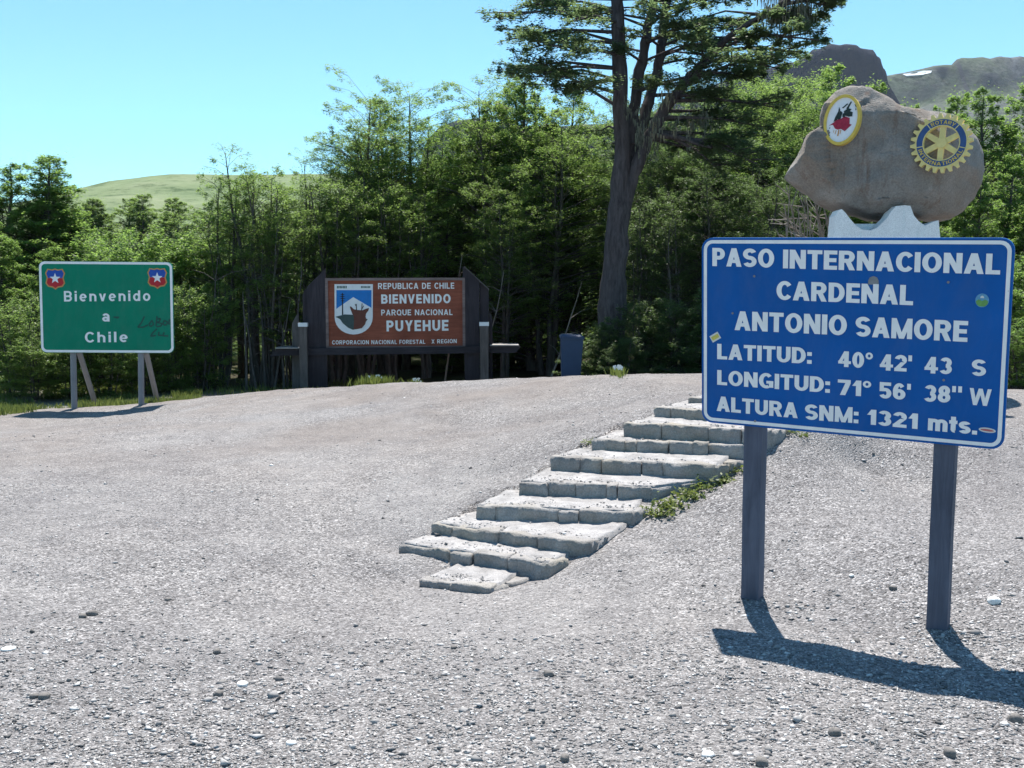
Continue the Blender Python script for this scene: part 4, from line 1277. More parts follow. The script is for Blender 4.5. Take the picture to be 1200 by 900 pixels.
for i, (fl, fr, rr, z, n) in enumerate(s_c):
    ed = fr - fl; ed[2] = 0
    w = np.linalg.norm(ed)
    e = ed / w
    nrm = np.array([-e[1], e[0], 0])            # into the slope
    if nrm[1] < 0: nrm = -nrm
    prev = s_c[i - 1][3] if i else -0.13
    rise = z - prev
    # tread: grid of rough cement and gravel from the front edge back under the next step
    depth = 0.75 if i < 9 else 0.5
    ret = rr - fr; ret[2] = 0
    rl = np.linalg.norm(ret)
    rd = ret / (rl + 1e-9)
    NX_, NY_ = 34, 16
    g0 = fl + nrm * 0.06; g1 = fr + nrm * 0.06
    gu, gv = np.meshgrid(np.linspace(0.0, 1, NX_), np.linspace(0, 1, NY_))
    back_l = fl + nrm * depth + e * 0.16
    back_r = fr + rd * min(rl, depth * 1.1) if rl > depth * .6 else fr + nrm * depth * .6 + rd * 0.1
    pt = (fl[None] * (1 - gu.ravel())[:, None] + fr[None] * gu.ravel()[:, None]) * (1 - gv.ravel())[:, None] + (back_l[None] * (1 - gu.ravel())[:, None] + back_r[None] * gu.ravel()[:, None]) * gv.ravel()[:, None]
    pt = pt + nrm * 0.04 * (1 - gv.ravel())[:, None]
    pt[:, 2] = z - 0.006 + 0.03 * gv.ravel() + 0.008 * fbm(pt * 9, 5 + i, 3) + 0.004 * fbm(pt * 40, 15 + i, 2)
    top = pt - base
    idt = np.arange(NX_ * NY_).reshape(NY_, NX_)
    ft = np.stack([idt[:-1, :-1], idt[:-1, 1:], idt[1:, 1:], idt[1:, :-1]], -1).reshape(-1, 4).tolist()
    bot = top.copy(); bot[:, 2] -= 0.22
    rim = list(idt[0, :]) + list(idt[1:, -1]) + list(idt[-1, -2::-1]) + list(idt[-2:0:-1, 0])
    nb = len(top)
    m_ = MB()
    m_.add(np.vstack([top, bot[rim]]), ft + [(rim[k], nb + k, nb + (k + 1) % len(rim), rim[(k + 1) % len(rim)]) for k in range(len(rim))])
    step = m_.build("step", M['step_tread'], stairs, smooth=True)
    # riser stones along the front
    ws = [rs.uniform(0.45, 1.6) for _ in range(n)]
    tot = sum(ws); a0 = 0.0
    for k, wk in enumerate(ws):
        f0, f1 = a0 / tot, (a0 + wk) / tot
        a0 += wk
        gp_ = rs.choice((-0.004, 0.0, 0.001, 0.003))
        dz0 = rs.uniform(-0.010, 0.006)
        dy = rs.uniform(-0.014, 0.014)
        q0 = fl + e * (w * f0 + gp_) + nrm * dy; q1 = fl + e * (w * f1 - gp_) + nrm * dy
        hgt = max(rise, 0.05) + 0.07
        pv, pf = rock_box(q0, q1, nrm * rs.uniform(0.10, 0.16), z + dz0, z - hgt, i * 13 + k)
        link("riser_stone", indexed_mesh("riser_stone", pv - base, pf, True), M['step_stone'], step)
    # stones of the right-hand return
    m2 = 2 if rl > 0.3 else 1
    for k in range(m2):
        q0 = fr + rd * (rl * k / m2 + 0.005); q1 = fr + rd * (rl * (k + 1) / m2 - 0.005)
        inn = np.array([-rd[1], rd[0], 0])
        if inn @ e > 0: inn = -inn
        pv, pf = rock_box(q0, q1, inn * 0.13, z + rs.uniform(-.012, .004) - 0.003, z - rise - 0.12, i * 13 + 7 + k)
        if np.cross(np.append((q1 - q0)[:2], 0), np.append(inn[:2], 0))[2] < 0: pf = pf[:, ::-1]
        link("side_stone", indexed_mesh("side_stone", pv - base, pf, True), M['step_stone'], step)

# ------------------------------------------------------------------ blue wheelie bin
by0 = 19.5
bp = P(668, 446, by0)
bz = float(gz(bp[0], by0))
binr = thing("wheelie_bin", "blue-grey wheelie bin with a flat lid standing by the big tree", "bin", (bp[0], by0, bz), (0, math.radians(1.5), 0))
hz = float(P(668, 393, by0)[2]) - bz
mb = MB()
def taper(mb, w0, w1, d0, d1, z0, z1_):
    v = [(-w0, -d0, z0), (w0, -d0, z0), (w0, d0, z0), (-w0, d0, z0), (-w1, -d1, z1_), (w1, -d1, z1_), (w1, d1, z1_), (-w1, d1, z1_)]
    mb.add(v, [(0, 3, 2, 1), (4, 5, 6, 7), (0, 1, 5, 4), (1, 2, 6, 5), (2, 3, 7, 6), (3, 0, 4, 7)])
taper(mb, 0.155, 0.198, 0.19, 0.25, 0.06, hz - 0.06)
mb.build("body", M['bin'], binr)
mb = MB(); taper(mb, 0.212, 0.216, 0.265, 0.27, hz - 0.058, hz - 0.012); taper(mb, 0.210, 0.17, 0.262, 0.22, hz - 0.0115, hz + 0.02); mb.build("lid", M['bin'], binr)
for sx in (-1, 1):
    mb = MB(); mb.tube([(sx * .15, .17, .09), (sx * .2, .17, .09)], 0.09, 14); mb.build("wheel", M['black'], binr)
mb = MB(); mb.tube([(-.17, .29, hz - .05), (.17, .29, hz - .05)], 0.016, 8); mb.build("handle", M['bin'], binr)

# ------------------------------------------------------------------ trees
LEAF4 = np.array([(-1.0, 0.0), (0.0, 0.45), (1.0, 0.0), (0.0, -0.45)])
def leaves(rg, pos, size, tilt=0.5, dirs=None):
    """leaf-shaped faces at pos (n,3): near-horizontal with random tilt"""
    n = len(pos)
    az = rg.uniform(0, 2 * math.pi, n) if dirs is None else dirs + rg.normal(0, 0.6, n)
    a = np.stack([np.cos(az), np.sin(az), rg.normal(0, tilt, n)], 1)
    a /= np.linalg.norm(a, axis=1, keepdims=True)
    up = np.stack([rg.normal(0, tilt, n), rg.normal(0, tilt, n), np.ones(n)], 1)
    b_ = np.cross(up, a); b_ /= np.linalg.norm(b_, axis=1, keepdims=True) + 1e-9
    s = size * rg.uniform(0.65, 1.35, n)
    V = pos[:, None, :] + (LEAF4[None, :, 0, None] * a[:, None, :] + LEAF4[None, :, 1, None] * b_[:, None, :] * 1.15) * s[:, None, None]
    return V.reshape(-1, 3)

def spray(rg, p0, p1, width, n, droop, thick):
    """points of a flat spray along the branch p0 -> p1, gathered on side twigs"""
    d = p1 - p0
    L = np.linalg.norm(d) + 1e-9
    hd = np.array([d[0], d[1], 0]); hd /= np.linalg.norm(hd) + 1e-9
    sd = np.array([-hd[1], hd[0], 0])
    nt_ = max(4, int(L / 0.16))
    tw = rg.uniform(0.22, 1.0, nt_); sg = np.where(np.arange(nt_) % 2 == 0, 1, -1)
    k = rg.integers(0, nt_, n)
    r = rg.uniform(0.0, 1, n)
    wl_ = width * np.sin(math.pi * np.clip(tw[k] * 0.86 + 0.1, 0, 1)) * rg.uniform(0.6, 1.1, nt_)[k]
    lat = sg[k] * r * wl_
    fw = tw[k] * L + r * wl_ * 0.55
    pos = p0 + d / L * fw[:, None] + sd * lat[:, None]
    pos[:, 2] += -droop * (r * wl_ / (width + 1e-9)) ** 2 + rg.normal(0, thick, n)
    pos += rg.normal(0, 0.03, (n, 3))
    return pos

def make_tree(seed, H, stems, spread, crown0, rmax, nb, nl, leaf, shape, trunk_r, up=0.35, wind=0.0, tilt=0.5, conv=1.0):
    """trunk mesh and crown mesh of a multi-stemmed beech of height H"""
    rg = np.random.default_rng(seed)
    tb = MB(); LP = []
    for s in range(stems):
        a0 = rg.uniform(0, 2 * math.pi)
        off = np.array([math.cos(a0), math.sin(a0), 0]) * spread * (0.25 + 0.75 * rg.random()) * (0 if stems == 1 else 1)
        hs = H * (1.0 if s == 0 else rg.uniform(0.76, 0.99))
        npt = 9
        t = np.linspace(0, 1, npt)
        path = np.zeros((npt, 3))
        wob = rg.normal(0, 0.085 * H / 8, (npt, 2)).cumsum(0) * 0.8
        path[:, 0] = off[0] * (0.35 + 0.9 * t) + wob[:, 0] + wind * t ** 2
        path[:, 1] = off[1] * (0.35 + 0.9 * t) + wob[:, 1]
        path[:, 2] = t * hs - 0.15
        r0 = trunk_r * (1 if s == 0 else rg.uniform(0.55, 0.9))
        rad = r0 * (1 - t) ** 0.8 + 0.008
        rad[0] *= 1.3
        tb.tube(path, rad, 7, False)
        nbs = int(nb * hs / H)
        for i in range(nbs):
            u_ = crown0 + (1 - crown0) * ((i + rg.random()) / nbs) ** 0.85
            u_ = min(u_, 0.985)
            az = i * 2.399 + rg.normal(0, 0.35)
            v = (u_ - crown0) / (1 - crown0)
            if shape == 'cone': R_ = rmax * (1 - v) ** 0.75 + 0.18
            elif shape == 'vase': R_ = rmax * (0.35 + 1.1 * v * (1 - v) * 2.2 + 0.25 * (1 - v)) * (1.0 if v < .85 else (1 - v) / .15 * .7 + .3)
            else: R_ = rmax * math.sqrt(max(0.16, 1 - (2 * v - 0.85) ** 2 / 1.9))
            R_ *= rg.uniform(0.55, 1.2)
            bx = np.array([np.interp(u_, t, path[:, k]) for k in range(3)])
            dirv = np.array([math.cos(az), math.sin(az), 0])
            rise = R_ * (up + 0.5 * v) * rg.uniform(0.4, 1.3)
            mid = bx + dirv * R_ * 0.5 + np.array([0, 0, rise * 0.75])
            end = bx + dirv * R_ + np.array([wind * .3, 0, rise])
            br = max(0.006, float(np.interp(u_, t, rad)) * 0.35)
            tb.tube([bx, mid, end], [br, br * .65, 0.004], 4, False)
            nn = int(nl * (0.45 + R_ / rmax) * rg.uniform(0.6, 1.25))
            ps = spray(rg, bx * .55 + mid * .45, end, max(0.16, R_ * 0.42), max(nn, 6), 0.08, 0.03)
            LP.append(leaves(rg, ps, leaf, tilt, None))
            if R_ > 0.5 and rg.random() < 0.7:                      # a side branch
                az2 = az + rg.choice([-1, 1]) * rg.uniform(0.5, 0.9)
                e2 = mid + np.array([math.cos(az2), math.sin(az2), 0]) * R_ * 0.55 + np.array([0, 0, rise * .4])
                tb.tube([mid, e2], [br * .5, 0.003], 3, False)
                ps = spray(rg, mid, e2, R_ * 0.3, max(int(nn * .6), 5), 0.05, 0.03)
                LP.append(leaves(rg, ps, leaf, tilt, None))
        tp = path[-1]
        ps = tp + rg.normal(0, [0.16, 0.16, 0.26], (int(nl * 1.1), 3)) - np.array([0, 0, .25])
        LP.append(leaves(rg, ps, leaf, tilt))
    allv = np.concatenate(LP)
    return tb.mesh("trunk", True), fast_mesh("crown", allv, 4), float(np.percentile(allv[:, 2], 99.85))

PROTO = {}
for k, sd in enumerate((11, 12, 13)):      # slim clumps with many dark stems
    PROTO['A%d' % k] = make_tree(sd, 7.0, 6, 0.6, 0.30, 1.0, 30, 95, 0.034, 'oval', 0.08, 0.28, 0, 0.24)
for k, sd in enumerate((21, 22, 23, 24)):  # taller airy trees
    PROTO['B%d' % k] = make_tree(sd, 8.5, 3, 0.6, 0.22, 1.85, 64, 185, 0.034, 'oval', 0.11, 0.16, 0.15, 0.22)
for k, sd in enumerate((31, 32, 33)):      # dense, leafy to the ground
    PROTO['C%d' % k] = make_tree(sd, 7.5, 2, 0.5, 0.03, 2.0, 110, 255, 0.036, 'cone', 0.12, 0.28, 0, 0.3)
for k, sd in enumerate((41, 42, 43)):      # shrubs
    PROTO['D%d' % k] = make_tree(sd, 3.0, 5, 0.7, 0.04, 0.95, 30, 120, 0.034, 'oval', 0.03, 0.3, 0, 0.3)
for k, sd in enumerate((51, 52)):          # dark low evergreens
    PROTO['E%d' % k] = make_tree(sd, 2.6, 3, 0.5, 0.0, 1.0, 46, 150, 0.032, 'cone', 0.04, 0.12, 0, 0.25)

seen_mat = {}
rt = random.Random(8)
def mesh_with(me, mat):
    key = (me.name, mat.name)
    if key not in seen_mat:
        if len(me.materials) == 0:
            me.materials.append(mat); seen_mat[key] = me
        elif me.materials[0] == mat: seen_mat[key] = me
        else:
            m2 = me.copy(); m2.materials.clear(); m2.materials.append(mat); seen_mat[key] = m2
    return seen_mat[key]

def tree(px_, top, Y, kind, label, leafm='leaf', group=None, name="beech_tree", wide=1.0, z=None):
    p = P(px_, top, Y)
    zb = float(gz(p[0], Y, False)) if z is None else z
    tm, cm, H = PROTO[kind]
    k = (p[2] - zb) / H
    t = thing(name, label, "shrub" if 'shrub' in name or 'bush' in name else "tree", (p[0], Y, zb), (0, 0, rt.uniform(0, 6.283)), group)
    w = max(0.55, min(2.0, k)) * wide * rt.uniform(0.92, 1.1)
    t.scale = (w, w, k)
    c = link("crown", mesh_with(cm, M[leafm]), None, t)
    b_ = link("trunk", mesh_with(tm, M['bark']), None, t)
    return t

T = tree
# left: dense bright trees
GL = "leafy bright trees at the forest edge beside the green sign"
T(28, 180, 26, 'C0', "tallest bright leafy tree at the far left, its top against the sky", 'leaf_bright', GL, wide=1.5)
T(-30, 200, 27, 'C1', "bright leafy tree cut by the left edge of the view", 'leaf_bright', GL)
T(78, 226, 28, 'C2', "bright leafy tree sloping down right of the tallest one, above the green sign's corner", 'leaf_bright', GL, wide=1.3)
T(50, 203, 27, 'C1', "bright leafy tree tight right of the tallest left tree", 'leaf_bright', GL, wide=1.4)
T(-8, 192, 26.5, 'C2', "bright leafy tree left of the tallest left tree, cut by the edge", 'leaf_bright', GL, wide=1.4)
T(0, 262, 23.5, 'C1', "shorter bright tree in front of the tallest left tree", 'leaf_bright', GL)
T(45, 290, 23, 'C0', "leafy tree directly above the left emblem of the green sign", 'leaf_bright', GL)
GS = "shrubs behind the green sign"
for px_, top, Y, kd, lb in ((12, 345, 20.6, 'D0', "shrub left of the green sign by the left edge"), (40, 395, 20.2, 'D1', "low shrub at the lower left corner of the green sign"),
        (100, 275, 24, 'D2', "tall shrub rising above the middle of the green sign"), (140, 268, 25, 'D0', "tall shrub above the word Bienvenido, topping the green sign"), (182, 275, 24, 'D1', "tall shrub above the right emblem of the green sign"),
        (222, 262, 24.5, 'D2', "tall shrub just right of the green sign's top corner"), (75, 380, 20.4, 'D2', "shrub seen under the green sign between its left poles"), (125, 385, 20.6, 'D0', "shrub seen under the green sign between its two pole pairs"),
        (165, 375, 21, 'D1', "shrub under the green sign behind its right poles"), (205, 350, 21.5, 'D2', "shrub at the right edge of the green sign"), (232, 330, 22, 'D0', "shrub between the green sign and the slim dark stems")):
    T(px_, top, Y, kd, lb, 'leaf_bright' if top < 300 else 'leaf', GS, "green_shrub")
GC = "slim multi-stemmed beeches between the green and brown signs"
for px_, top, Y, kd, lb in ((255, 205, 23.5, 'A0', "slim many-stemmed beech nearest the green sign's right side"), (298, 168, 23.2, 'A1', "tallest slim many-stemmed beech midway between the green and brown signs"),
        (325, 190, 24.2, 'A2', "slim beech just right of the tallest stem clump"), (278, 210, 25.5, 'A2', "slim beech half hidden behind the tallest stem clump"), (238, 250, 25, 'A1', "short slim beech beside the green sign"), (345, 240, 23.6, 'A0', "short slim beech left of the brown sign's weathered post"),
        (372, 182, 25, 'A1', "slim beech above the left wing of the brown sign"), (395, 205, 24.2, 'A2', "slim beech above the left corner of the brown board"), (312, 255, 22.8, 'A0', "low slim beech in front of the stem clumps")):
    T(px_, top, Y, kd, lb, 'leaf', GC)
GB = "tall airy beeches behind the brown sign"
for px_, top, Y, kd, lb, lm in ((408, 150, 26, 'B0', "airy beech on the left shoulder of the tallest crown behind the brown sign", 'leaf'), (440, 82, 26.5, 'B1', "tallest airy beech behind the brown sign with thin top twigs", 'leaf'),
        (470, 96, 28, 'B2', "airy beech just right of the tallest one behind the brown sign", 'leaf'), (502, 128, 27, 'B3', "airy beech above the right half of the brown board", 'leaf_bright'), (535, 150, 29, 'B0', "airy beech above the right wing of the brown sign", 'leaf_bright'),
        (425, 190, 24.4, 'A1', "slim beech right behind the brown board's shield", 'leaf'), (460, 210, 24.6, 'A0', "slim beech right behind the middle of the brown board", 'leaf'), (500, 215, 25, 'A2', "slim beech right behind the end of the brown board's lettering", 'leaf_bright'),
        (578, 90, 27, 'B2', "tall beech left of the big old tree, under its left branches", 'leaf'), (612, 84, 29, 'B1', "tall beech whose top meets the big tree's left branches", 'leaf'), (560, 178, 30, 'B3', "lower beech filling the dip between the tall crowns", 'leaf_bright'),
        (645, 120, 26, 'B0', "beech with two dark trunks left of the blue bin", 'leaf'), (590, 200, 24.5, 'B3', "dark slender trunk beside the right end of the brown sign", 'leaf'), (592, 98, 28.5, 'C1', "full tapering beech crown filling the gap left of the big tree's branches", 'leaf'), (628, 92, 27.5, 'C2', "full tapering beech crown right against the left side of the big tree", 'leaf'), (660, 98, 29, 'C0', "full tapering beech crown seen just left of the big trunk", 'leaf'),
        (548, 138, 28, 'C2', "full beech crown over the right wing of the brown sign", 'leaf'), (468, 118, 29.5, 'C0', "full tapering beech crown behind the tallest airy one", 'leaf'), (418, 168, 28.5, 'C1', "full beech crown on the left shoulder behind the brown sign", 'leaf'),
        (680, 130, 28, 'B3', "beech partly behind the trunk of the big old tree", 'leaf')):
    T(px_, top, Y, kd, lb, lm, GB)
GR = "dark layered beeches between the big tree and the boulder"
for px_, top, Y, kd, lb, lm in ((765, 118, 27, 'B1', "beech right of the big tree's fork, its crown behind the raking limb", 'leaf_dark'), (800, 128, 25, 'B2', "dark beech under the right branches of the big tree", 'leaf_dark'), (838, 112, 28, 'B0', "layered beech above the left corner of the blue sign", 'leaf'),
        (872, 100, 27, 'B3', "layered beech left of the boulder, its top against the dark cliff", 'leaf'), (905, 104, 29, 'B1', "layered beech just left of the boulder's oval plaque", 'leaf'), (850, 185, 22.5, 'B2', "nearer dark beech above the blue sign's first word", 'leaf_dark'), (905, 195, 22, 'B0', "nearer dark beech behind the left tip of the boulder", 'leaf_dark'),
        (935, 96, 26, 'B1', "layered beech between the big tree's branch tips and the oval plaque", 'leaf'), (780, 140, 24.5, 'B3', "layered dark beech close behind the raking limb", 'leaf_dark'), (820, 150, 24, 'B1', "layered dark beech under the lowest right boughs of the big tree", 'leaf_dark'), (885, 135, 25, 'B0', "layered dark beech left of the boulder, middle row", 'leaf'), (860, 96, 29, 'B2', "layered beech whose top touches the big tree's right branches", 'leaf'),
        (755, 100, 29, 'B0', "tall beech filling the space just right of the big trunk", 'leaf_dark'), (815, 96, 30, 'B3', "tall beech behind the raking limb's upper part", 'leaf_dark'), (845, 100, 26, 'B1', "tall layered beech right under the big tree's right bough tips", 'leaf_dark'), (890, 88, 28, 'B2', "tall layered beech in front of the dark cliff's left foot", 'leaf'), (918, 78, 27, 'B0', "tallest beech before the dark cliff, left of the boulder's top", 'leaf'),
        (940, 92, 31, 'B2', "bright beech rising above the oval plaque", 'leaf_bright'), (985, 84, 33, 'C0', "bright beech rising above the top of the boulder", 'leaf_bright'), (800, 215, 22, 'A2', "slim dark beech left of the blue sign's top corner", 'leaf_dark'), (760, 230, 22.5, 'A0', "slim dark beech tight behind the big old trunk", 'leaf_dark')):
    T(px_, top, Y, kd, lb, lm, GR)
GE = "bright beeches on the right behind the boulder"
for px_, top, Y, kd, lb in ((1030, 100, 36, 'C1', "bright beech over the boulder's right shoulder"), (1062, 122, 30, 'C2', "bright beech behind the gear wheel's upper left"), (1098, 138, 33, 'C0', "bright beech behind the gear wheel, under the scree slope"),
        (1132, 112, 38, 'C1', "bright beech right of the gear wheel against the scree slope"), (1168, 108, 36, 'C2', "tallest bright beech by the right edge of the view"), (1205, 104, 37, 'C0', "bright beech cut by the right edge, top row"),
        (1140, 205, 25, 'C1', "bright beech right of the boulder, middle row"), (1185, 180, 26, 'C0', "bright beech by the right edge, middle row"), (1222, 215, 25, 'C2', "bright beech outside the blue sign's upper right corner"), (1165, 290, 20, 'D1', "shrub right beside the upper edge of the blue sign"), (1205, 300, 19, 'D2', "shrub right of the blue sign at the right edge"), (1195, 370, 15.5, 'D0', "low shrub right of the blue sign near the gravel edge")):
    T(px_, top, Y, kd, lb, 'leaf_bright', GE, "beech_tree" if kd[0] == 'C' else "green_shrub")
GD = "dark evergreen bushes round the foot of the big tree"
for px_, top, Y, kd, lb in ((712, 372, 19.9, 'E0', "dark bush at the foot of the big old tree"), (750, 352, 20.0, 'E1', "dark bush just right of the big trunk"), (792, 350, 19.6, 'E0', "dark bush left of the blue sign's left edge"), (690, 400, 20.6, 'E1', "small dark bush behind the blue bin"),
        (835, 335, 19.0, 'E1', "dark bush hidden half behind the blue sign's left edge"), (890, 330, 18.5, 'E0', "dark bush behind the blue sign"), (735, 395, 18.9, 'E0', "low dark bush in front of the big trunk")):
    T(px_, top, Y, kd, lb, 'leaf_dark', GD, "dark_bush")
ru = random.Random(3)
for i in range(15):
    px_ = 190 + i * 34 + ru.uniform(-8, 8)
    T(px_, ru.uniform(372, 425), ru.uniform(25.5, 30), 'D%d' % ru.randrange(3), "low shrub of the undergrowth among the dark stems", 'leaf', "undergrowth shrubs among the stems", "green_shrub", 1.1)
rd_ = np.random.default_rng(14)
def bare_stem(px0, px1, top, Y, label, group, mat='bark', r=.028):
    b0 = P(px0, 460, Y); b0[2] = float(gz(b0[0], Y)) - .1
    t1 = P(px1, top, Y + rd_.uniform(-.4, .4))
    m_ = MB()
    n = 7
    t = np.linspace(0, 1, n)[:, None]
    pp = (t1 - b0) * t + np.concatenate([rd_.normal(0, .05, (n, 2)).cumsum(0) * .6, np.zeros((n, 1))], 1) * t
    m_.tube(pp, r * (1 - t[:, 0]) + .006, 6, False)
    for k in range(5):
        q = pp[rd_.integers(2, n - 1)]
        a = rd_.uniform(0, 6.28); L = rd_.uniform(.25, .7)
        m_.tube([q, q + np.array([math.cos(a) * L * .5, math.sin(a) * L * .5, .25 * L]), q + np.array([math.cos(a) * L, math.sin(a) * L, .35 * L])], [.009, .006, .003], 4, False)
    tag(m_.build("bare_sapling", M[mat], None, b0, True), label, "dead sapling", group)
for k in range(18):
    x0 = rd_.uniform(185, 350)
    bare_stem(x0, x0 + rd_.normal(0, 14), rd_.uniform(300, 385), rd_.uniform(21.8, 23), "thin bare grey stem among the slim beeches left of the brown sign", "bare stems among the slim beeches")
for x0, x1, tp, lb in ((560, 588, 318, "pale dead stem leaning right beside the brown sign's right wing"), (640, 690, 330, "pale dead stem leaning towards the big tree behind the bin"), (520, 545, 300, "pale dead stem rising behind the right end of the brown board")):
    bare_stem(x0, x1, tp, 23.4, lb, None, 'twig', .022)
# sunlit undergrowth in the clearing, and the rows of trees behind it
rr_ = random.Random(21)
for i in range(26):
    px_ = 250 + i * 36 + rr_.uniform(-14, 14)
    Y = rr_.uniform(31.5, 36)
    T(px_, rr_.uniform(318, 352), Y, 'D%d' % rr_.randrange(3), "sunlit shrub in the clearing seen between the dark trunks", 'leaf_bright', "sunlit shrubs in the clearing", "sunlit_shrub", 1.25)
def skyline(px_):
    return float(np.interp(px_, [-100, 0, 60, 110, 230, 300, 360, 420, 480, 560, 650, 800, 900, 1000, 1100, 1300], [230, 235, 250, 300, 300, 250, 225, 190, 170, 180, 150, 150, 140, 130, 160, 150]))
for i in range(46):
    px_ = -60 + i * 29 + rr_.uniform(-12, 12)
    Y = rr_.uniform(39, 52)
    kd = rr_.choice(['B0', 'B1', 'B2', 'C0', 'C1', 'C2'])
    T(px_, skyline(px_) + rr_.uniform(0, 50), Y, kd, "beech in the deep rows of the forest behind the clearing", rr_.choice(['leaf', 'leaf_bright']), "beeches deep in the forest", "beech_tree", 1.2)
for i in range(16):
    px_ = 85 + i * 22 + rr_.uniform(-7, 7)
    Y = rr_.uniform(70, 84)
    T(px_, (222 if px_ < 220 else 232) + rr_.uniform(0, 18), Y, rr_.choice(['C0', 'C1', 'C2']), "dark rounded tree far off below the grassy hill", 'leaf', "far trees below the grassy hill", "far_tree", 1.5)
for i in range(14):
    px_ = 90 + i * 24 + rr_.uniform(-7, 7)
    T(px_, 262 + rr_.uniform(0, 22), rr_.uniform(55, 62), rr_.choice(['C0', 'C1', 'C2']), "light green tree in the middle distance above the green sign", 'leaf_bright', "middle distance trees above the green sign", "distant_tree", 1.3)

# ------------------------------------------------------------------ the big old tree
TY = 20.8
rg = np.random.default_rng(77)
root = P(716, 447, TY)
root[2] = float(gz(root[0], TY)) - 0.1
big = thing("old_beech_tree", "huge old tree with a thick forked trunk and flat dark branches reaching above the view", "tree", root)
tb = MB(); LV = []; LI = []
def pt_(px_, py_, dy=0.0): return P(px_, py_, TY + dy) - root
def limb(pts, rads, sides=12):
    p = np.array([pt_(*q) for q in pts])
    t = np.arange(len(p))
    tt = np.linspace(0, len(p) - 1, (len(p) - 1) * 4 + 1)
    pp = np.stack([np.interp(tt, t, p[:, k]) for k in range(3)], 1)
    # smooth
    for _ in range(2):
        pp[1:-1] = (pp[:-2] + 2 * pp[1:-1] + pp[2:]) / 4
    rr = np.interp(tt, t, rads) * (1 + 0.06 * rg.normal(0, 1, len(tt)))
    pp += rg.normal(0, 0.012, pp.shape)
    tb.tube(pp, rr, sides, True)
    return pp
base_x = 714
trunk = limb([(713, 462), (714, 440), (716, 400), (718, 350), (722, 290), (727, 230), (729, 170), (727, 110), (725, 50), (723, 0), (721, -60), (719, -110)],
             [.44, .35, .29, .262, .235, .20, .155, .14, .13, .115, .08, .03], 14)
l1 = limb([(727, 262), (737, 220), (748, 190), (760, 160), (778, 130), (796, 106), (815, 84), (831, 65), (852, 45, -.4), (885, 22, -.8), (915, 5, -1.0)], [.13, .13, .125, .118, .11, .10, .09, .08, .06, .04, .02])
l2 = limb([(730, 215, .1), (738, 165, .2), (744, 120, .3), (752, 72, .4), (760, 30, .5), (767, 0, .6), (776, -50, .7)], [.12, .115, .105, .098, .09, .08, .045])
l3 = limb([(742, 200, .1), (752, 150, .3), (762, 110, .5), (771, 86, .6), (776, 45, .7), (781, 0, .9), (790, -50, 1)], [.11, .11, .10, .095, .09, .08, .045])
l4 = limb([(760, 160), (785, 158, -.3), (812, 166, -.6), (835, 174, -.9)], [.08, .06, .04, .02], 7)
def bough(p0, p1, n, width, r0=0.05, droop=0.14, sag=0.0, side=3):
    """one flat tiered bough with side boughs"""
    p0 = np.asarray(p0); p1 = np.asarray(p1)
    mid = (p0 + p1) / 2 + np.array([0, 0, 0.12 - sag])
    tb.tube([p0, mid, p1], [r0, r0 * .6, 0.008], 6, False)
    LV.append(leaves(rg, spray(rg, p0 * .6 + mid * .4, p1, width, int(n * 1.45), droop, 0.022), 0.034, 0.20))
    d = p1 - p0; L = np.linalg.norm(d)
    for k in range(side):
        u_ = rg.uniform(0.35, 0.85)
        a = math.atan2(d[1], d[0]) + rg.choice([-1, 1]) * rg.uniform(0.4, 0.9)
        q0 = p0 + d * u_ + np.array([0, 0, 0.06])
        q1 = q0 + np.array([math.cos(a), math.sin(a), rg.uniform(-.05, .16)]) * L * rg.uniform(0.3, 0.5)
        tb.tube([q0, q1], [r0 * .35, 0.005], 4, False)
        LV.append(leaves(rg, spray(rg, q0, q1, width * .6, int(n * 0.7), droop * .5, 0.022), 0.034, 0.20))
def on(path, py_):
    """point of a limb at that picture row"""
    zt = (P(720, py_, TY) - root)[2]
    i = int(np.argmin(np.abs(path[:, 2] - zt)))
    return path[i]
# left tiers: (row where it leaves the trunk, tip pixel, depth of the tip)
for y0, tx, ty, dy in ((-50, 640, -40, .4), (-30, 610, -22, -.5), (-5, 600, 12, .2), (10, 592, 20, -.9), (18, 640, 6, 1.2), (38, 596, 46, .1), (48, 612, 58, -1.2), (55, 640, 40, 1.4), (75, 598, 80, -.2), (85, 620, 92, -1.3),
                       (95, 640, 84, 1.0), (110, 650, 105, -.5), (125, 610, 70, .8), (60, 660, 66, -1.8), (20, 665, 26, -1.8), (100, 680, 110, -1.9)):
    bough(on(trunk, y0), pt_(tx, ty, dy), 300, 0.50, 0.04, 0.10, 0, 6)
